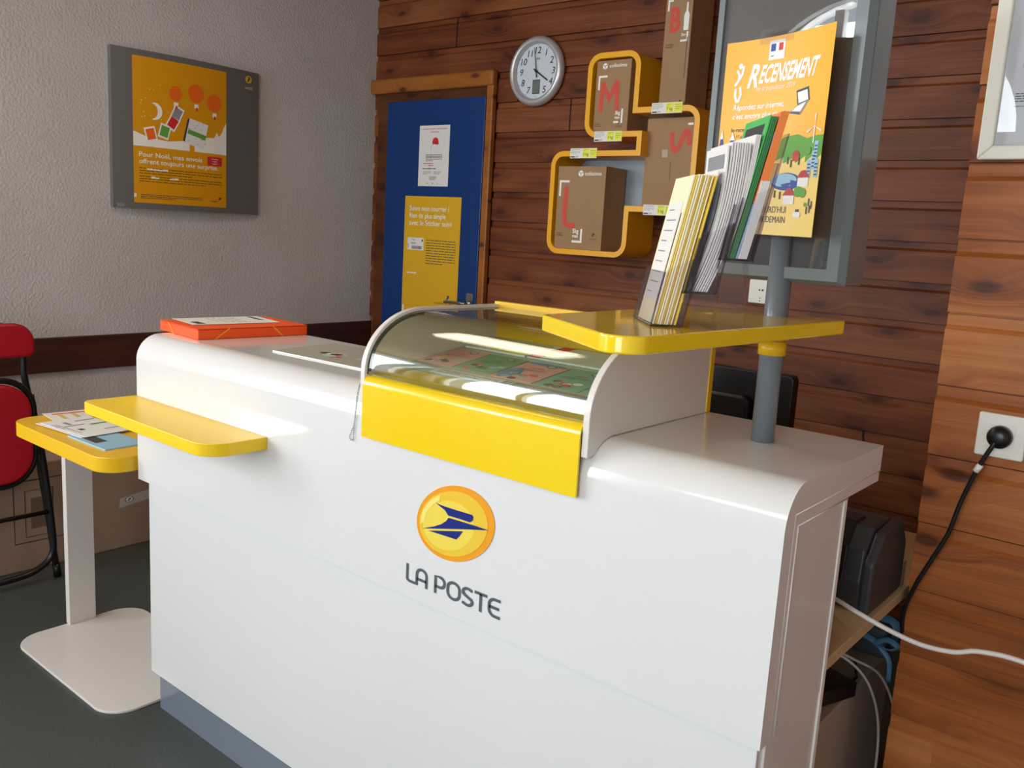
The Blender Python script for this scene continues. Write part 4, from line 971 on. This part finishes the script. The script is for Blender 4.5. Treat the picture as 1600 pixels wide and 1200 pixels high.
mb.text('Répondez sur internet,', .022, .194, .0085, whiteprint, .0006, w=.098, shear=.1, bold=.02); mb.text("c'est encore plus simple", .022, .180, .0085, whiteprint, .0006, w=.104, shear=.1, bold=.02); curl(mb).make('headline', t)
mb = MB(); mb.text('le-recensement-et-moi.fr', .022, .160, .0065, darkprint, .0006, w=.088, bold=.01); mb.text('Du 17 janvier au 16 février', .022, .150, .005, darkprint, .0006, w=.07)
mb.text("AUJOURD'HUI", .075, .034, .010, darkprint, .0010, w=.072, bold=-.005); mb.text('POUR DEMAIN', .075, .019, .010, darkprint, .0010, w=.072, bold=-.005); curl(mb).make('small_print', t)
mb = MB(); mb.prism([(.146, .178), (.170, .182), (.175, .162), (.151, .156)], .0004, .0005, darkprint); mb.prism([(.149, .175), (.168, .178), (.172, .163), (.153, .159)], .0008, .0009, white); mb.prism([(.151, .157), (.174, .163), (.158, .142), (.134, .146)], .0006, .0007, greyprint); mb.prism([(.150, .155), (.168, .160), (.158, .147), (.141, .149)], .0010, .0011, white); mb.prism([(.140, .1475), (.156, .146), (.158, .143), (.136, .1465)], .0011, .0012, darkprint); mb.v = [(x - .004, y + .036, z) for (x, y, z) in mb.v]; curl(mb).make('laptop_drawing', t)
mb = MB(); mb.rect(.06, .290, .125, .312, .0006, tape); curl(mb).make('clear_tape', t)

# ================================================================== BROCHURE HOLDER with leaflets
AZ = R(-47); E1 = Vector((math.cos(AZ), math.sin(AZ), 0)); Bc = Vector((3.129, -2.261, 1.2604)); HWd = .115; Ac = Bc - E1 * HWd
t = thing('brochure_holder', 'clear acrylic three-tier leaflet holder standing on the yellow tray', 'leaflet holder', tuple(Ac), (0, 0, AZ))
TH_ = R(10.5); sT, cT = math.sin(TH_), math.cos(TH_); dY = .041; dZ = .045; th = .0022
def slab(mb_, x0, x1, y, z, L, a=TH_, thick=th, mt=acrylic, edge=acrylic_edge):
    s1, c1 = math.sin(a), math.cos(a)
    pts = [(y, z), (y + L * s1, z + L * c1), (y + L * s1 + thick * c1, z + L * c1 - thick * s1), (y + thick * c1, z - thick * s1)]
    mb_.prism(pts, x0, x1, mt, axis='x')
    # tinted rims
    for xx in (x0, x1 - .0006): mb_.prism(pts, xx, xx + .0006, edge, axis='x')
for k in range(3):
    y0, z0 = dY * k, dZ * k
    mb = MB(); slab(mb, 0, HWd, y0, z0 + th * sT, .072); mb.box(0, y0, z0, HWd, y0 + dY, z0 + th, acrylic_edge if k else acrylic)
    for xx in (0, HWd - th):
        pts = [(y0, z0 + th), (y0 + dY, z0 + th), (y0 + dY + .095 * sT, z0 + .095 * cT), (y0 + .072 * sT, z0 + .072 * cT)]
        mb.prism(pts, xx, xx + th, acrylic, axis='x', side=acrylic_edge)
    slab(mb, 0, HWd, y0 + dY, z0 + th, .125)
    mb.make('pocket', t)
mb = MB(); slab(mb, 0, HWd, dY * 3 + th, dZ * 2, .165, thick=th); mb.make('back_plate', t)
mb = MB()
mb.box(0, dY * 3 - th, 0, HWd, dY * 3, dZ * 2, acrylic); mb.box(0, dY, 0, HWd, dY + th, dZ, acrylic); mb.box(0, dY * 2, 0, HWd, dY * 2 + th, dZ * 2 - .001, acrylic)
mb.make('support', t)

# hand-built leaflets: curved strips, each its own object
Mt = Matrix.Translation(Ac) @ Matrix.Rotation(AZ, 4, 'Z')
def leaf_mesh(w_, L, lean0, lean1, mt, print_mt, text_lines, headmt=None, seed=0, fold=None):
    n_ = 10; y = 0; z = 0; P = [(0.0, 0.0)]
    for i in range(n_):
        a = lean0 + (lean1 - lean0) * i / (n_ - 1); y += L / n_ * math.sin(a); z += L / n_ * math.cos(a); P.append((y, z))
    tk = .0019
    def pt(s_):
        f = max(0, min(.9999, s_ / L)) * n_; i = int(f); g = f - i; return P[i][0] + (P[i + 1][0] - P[i][0]) * g, P[i][1] + (P[i + 1][1] - P[i][1]) * g
    mb_ = MB(); vs = []
    for (py, pz) in P: vs += [(0, py, pz), (w_, py, pz), (w_, py + tk, pz), (0, py + tk, pz)]
    fs = []
    for i in range(n_):
        b_ = 4 * i
        for k_ in range(4): fs.append((b_ + k_, b_ + (k_ + 1) % 4, b_ + 4 + (k_ + 1) % 4, b_ + 4 + k_))
    fs += [(3, 2, 1, 0), (4 * n_, 4 * n_ + 1, 4 * n_ + 2, 4 * n_ + 3)]
    mb_.add(vs, fs, mt)
    pm = MB(); rr = random.Random(seed)
    def patch(x0, s0, x1, s1, m_, d=.0004):
        k_ = max(1, int((s1 - s0) / .02)); 
        for q in range(k_):
            a0 = pt(s0 + (s1 - s0) * q / k_); a1 = pt(s0 + (s1 - s0) * (q + 1) / k_)
            pm.add([(x0, a0[0] - d, a0[1]), (x1, a0[0] - d, a0[1]), (x1, a1[0] - d, a1[1]), (x0, a1[0] - d, a1[1])], [(0, 1, 2, 3)], m_)
    if text_lines:
        if headmt: patch(w_ * .12, L - .028, w_ * .88, L - .010, headmt)
        patch(w_ * .08, L * .15, w_ * .82, L - .034, print_mt, .0003)
        patch(w_ * .86, L * .1, w_ * .90, L * .75, darkprint, .0005)
        for q in range(9): patch(w_ * .16, L - .045 - q * .014, w_ * rr.uniform(.4, .75), L - .0435 - q * .014, greyprint, .0006)
    return mb_, pm
def leaf(name, label, mesh, k, depth, dx, group, drop=0, rx=0):
    loc_ = Mt @ Vector((.007 + dx, dY * k + .004 + depth + drop * sT, dZ * k + .0028 + drop * cT))
    o_ = thing(name, label, 'leaflet', tuple(loc_), (rx, 0, AZ), group)
    a_ = bpy.data.objects.new('sheet', mesh[0]); COL.objects.link(a_); a_.parent = o_
    if mesh[1]: b_ = bpy.data.objects.new('printed_face', mesh[1]); COL.objects.link(b_); b_.parent = o_
    return o_
def mk(*a, **kw):
    q, p = leaf_mesh(*a, **kw); o1 = q.make('sheet'); m1 = o1.data; bpy.data.objects.remove(o1); m2 = None
    if p.v: o2 = p.make('printed_face'); m2 = o2.data; bpy.data.objects.remove(o2)
    return (m1, m2)
LW = .099
Mcream = mk(LW, .196, TH_ + R(.5), TH_ + R(.5), cream, white, True, seed=1)
Myel = mk(LW, .196, TH_ + R(.5), TH_ + R(.5), yellowpaper, yellowpaper, False)
Mcr2 = mk(LW, .197, TH_ + R(.5), TH_ + R(.5), cream, cream, False)
Mback = mk(LW, .203, TH_ + R(.5), TH_ + R(.5), white, greyprint, True, seed=4, headmt=darkprint)
leaf('leaflet', 'cream printed leaflet at the very front of the holder', Mcream, 0, .0015, 0, 'leaflets in the front pocket')
for i in range(8):
    leaf('leaflet', 'cream or yellow leaflet stacked behind the front cream one', Mcr2 if i % 3 else Myel, 0, .0042 + i * .0029, .0015 * (i % 3), 'leaflets in the front pocket')
leaf('leaflet', 'bright yellow leaflet at the back of the front pocket', Myel, 0, .0290, .004, 'leaflets in the front pocket')
leaf('leaflet', 'taller white leaflet with dark heading sticking up behind the yellow ones', Mback, 0, .0315, -.003, 'leaflets in the front pocket')
Mw = mk(LW, .192, TH_ + R(13), TH_ - R(12), white, mat('pale blue grey print', rgb(206, 212, 222), .6), True, seed=6, headmt=greyprint)
Mw2 = mk(LW, .196, TH_ + R(12), TH_ - R(10), white, white, False)
leaf('leaflet', 'white curled form at the front of the middle pocket', Mw, 1, .0015, 0, 'forms in the middle pocket')
for i in range(8):
    leaf('leaflet', 'white curled form stacked in the middle pocket behind its front one', Mw2, 1, .0040 + i * .0032, .001 * (i % 3), 'forms in the middle pocket')
Mw3 = mk(LW, .160, TH_ + R(6), TH_ - R(5), white, mat('lilac form print', rgb(198, 200, 214), .6), True, seed=8, headmt=greyprint)
Mg = mk(LW, .186, TH_ + R(2), TH_ + R(1), green, white, True, seed=9, headmt=darkprint)
Mg2 = mk(LW, .184, TH_ + R(2), TH_ + R(1), mat('dark green paper', rgb(60, 132, 72), .6), green, False)
Mo = mk(LW, .190, TH_ + R(1), TH_ + R(1), orangepaper, white, True, seed=10)
Mo2 = mk(LW, .191, TH_ + R(1), TH_ + R(1), orangepaper, orangepaper, False)
Mlb = mk(LW, .165, TH_ + R(3), TH_, lightblue, lightblue, False)
for i in range(3): leaf('leaflet', 'short white form at the front of the rear pocket', Mw3, 2, .001 + i * .0024, 0, 'forms in the rear pocket')
leaf('leaflet', 'green and white form standing tall in the rear pocket', Mg, 2, .0090, -.001, 'forms in the rear pocket')
for i in range(3): leaf('leaflet', 'dark green edged form behind the green and white one', Mg2, 2, .0118 + i * .0024, .001, 'forms in the rear pocket')
leaf('leaflet', 'pale blue form between the green and orange ones', Mlb, 2, .0205, 0, 'forms in the rear pocket')
Mo = mk(LW, .118, TH_ + R(1), TH_ + R(1), orangepaper, white, True, seed=10)
Mo2 = mk(LW, .119, TH_ + R(1), TH_ + R(1), orangepaper, orangepaper, False)
Mwl = mk(LW, .102, TH_ + R(2), TH_, white, white, False)
leaf('leaflet', 'orange form with white panel near the back of the rear pocket', Mo, 2, .0236, .001, 'forms in the rear pocket', .072)
for i in range(4): leaf('leaflet', 'plain orange form at the very back of the rear pocket', Mo2, 2, .0258 + i * .0022, .001, 'forms in the rear pocket', .072)
for i in range(5): leaf('leaflet', 'low white form under the orange ones in the rear pocket', Mwl, 2, .0232 + i * .0023, .003, 'forms in the rear pocket')

# ================================================================== BEHIND THE COUNTER
t = thing('desk', 'beige work desk behind the counter next to the jutting boards', 'desk', (2.6, -1.4, 0))
mb = MB(); mb.box(1.75 - 2.6, -1.862 + 1.4, .683, 3.276 - 2.6, -1.03 + 1.4, .705, deskm)
mb.v = [v for v in mb.v]
mb.make('desk_top', t, bevel=.001, seg=1)
for (x, y) in ((1.78, -1.80), (1.78, -1.08), (2.6, -1.08)):
    mb = MB(); mb.box(x - 2.6, y + 1.4, 0, x - 2.56, y + 1.44, .683, cabm); mb.make('leg', t)
t = thing('drawer_cabinet', 'beige cabinet standing under the desk behind the counter', 'cabinet', (2.95, -1.45, 0))
mb = MB(); mb.box(-.28, -.38, 0, .245, .32, .432, cabm); mb.make('body', t, bevel=.002)
mb = MB(); mb.box(-.285, -.385, .432, .25, .325, .450, cabm); mb.make('cabinet_top', t, bevel=.002)
t = thing('adapter', 'black power adapter lying on the beige cabinet', 'adapter', (3.165, -1.50, .4505), (0, 0, R(-20)))
mb = MB(); mb.box(-.05, -.07, 0, .028, .07, .034, black); mb.make('housing', t, bevel=.004)
mb = MB(); mb.tube(spline([(0, .069, .018), (.0, .10, .022), (-.03, .14, .012), (-.08, .2, .006)]), .003, black); mb.make('cable', t)
for i, (pp, lab) in enumerate((([(3.10, -1.56, .60), (3.19, -1.50, .555), (3.222, -1.425, .49), (3.232, -1.35, .40), (3.234, -1.30, .30), (3.232, -1.28, .18), (3.23, -1.27, .004)], 'inner thin white cable looping down beside the beige cabinet'),
                      ([(3.10, -1.50, .58), (3.19, -1.44, .53), (3.225, -1.34, .47), (3.236, -1.24, .37), (3.24, -1.19, .28), (3.238, -1.18, .16), (3.235, -1.19, .004)], 'outer thin white cable bulging towards the boards'))):
    tag(MB().tube(spline(pp), .0030, whitecable, n=8).make('thin_cable'), lab, 'cable', 'thin white cables')
t = thing('tied_bundle', 'bundle tied with light blue strap on the rear of the cabinet', 'bundle', (3.15, -1.2, .4505))
mb = MB(); mb.box(-.14, -.03, 0, .055, .07, .075, mat('dark bundle', rgb(74, 78, 82), .6)); mb.make('wrapped_goods', t, bevel=.012, seg=3)
mb = MB(); mb.tube(spline([(-.10, -.035, .03), (-.04, -.036, .055), (.03, -.037, .045), (.062, -.036, .018)]), .004, strap, flat=(.008, .002), n=8)
mb.tube(spline([(.03, -.040, .04), (.06, -.042, .058), (.085, -.045, .05), (.07, -.042, .036), (.04, -.040, .036)]), .004, strap, flat=(.007, .002), n=8); mb.tube(spline([(.045, -.040, .036), (.07, -.043, .01), (.075, -.045, -.04)]), .003, strap, flat=(.006, .0015), n=8); mb.tube(spline([(-.12, .02, .078), (-.03, .02, .082), (.056, .02, .075), (.06, .02, .02)]), .004, strap, flat=(.012, .002), n=8)
mb.make('strap', t)
# printer
t = thing('printer', 'black receipt printer on the beige desk beside the counter end', 'printer', (3.13, -1.535, .7055))
pp = [(-.115, 0), (.09, 0), (.112, .03), (.115, .12), (.095, .155), (.02, .168), (-.09, .160), (-.115, .13)]
mb = MB(); mb.prism([(-.085, 0), (.085, 0), (.10, .012), (.10, .10), (.075, .150), (.02, .158), (-.05, .158), (-.085, .12), (-.092, .06)], -.19, .118, printergrey, axis='x'); mb.make('housing', t, bevel=.006, seg=3)
mb = MB(); mb.prism([(-.095, .055), (-.088, .122), (-.048, .162), (.0, .162), (.0, .155), (-.05, .152), (-.080, .118), (-.086, .055)], -.17, .085, black, axis='x'); mb.make('cover', t, bevel=.003)
mb = MB(); mb.prism([(-.095, -.0), (-.095, .10), (-.05, .150), (.06, .158), (.105, .10), (.105, 0)], .118, .138, printergrey, axis='x'); mb.make('side_cheek', t, bevel=.006, seg=3)
mb = MB(); mb.box(-.03, -.094, .012, .03, -.086, .030, black)
for x in (-.012, .006): mb.box(x, -.0955, .014, x + .001, -.094, .026, greyprint); mb.box(x, -.0955, .014, x + .007, -.094, .015, greyprint)
mb.make('port_panel', t)
mb = MB(); mb.box(-.12, -.096, .050, .06, -.0935, .054, darkprint); mb.make('slot_line', t)
t = thing('small_carton', 'narrow pale carton standing behind the black printer', 'box', (3.262, -1.44, .7055))
mb = MB(); mb.box(-.03, -.0, 0, .006, .03, .055, mat('pale yellow carton', rgb(176, 160, 110), .6)); mb.make('carton', t)
# monitor seen from behind
t = thing('monitor', 'black computer monitor seen from behind, right of the display case', 'monitor', (2.66, -1.2, .7055), (0, 0, 0))
mb = MB(); mb.prism(rrect(-.25, .075, .258, .362, .014), -.02, .015, black, axis='y'); mb.make('screen_housing', t, bevel=.004)
mb = MB(); mb.prism(rrect(-.16, .12, .16, .30, .02), -.045, -.02, black, axis='y'); mb.make('rear_bulge', t, bevel=.008, seg=3)
mb = MB(); mb.box(-.03, -.05, .01, .03, -.025, .2, black); mb.make('neck', t, bevel=.004)
mb = MB(); mb.prism(rrect(-.11, -.10, .11, .08, .03), 0, .012, black); mb.make('foot', t, bevel=.003)
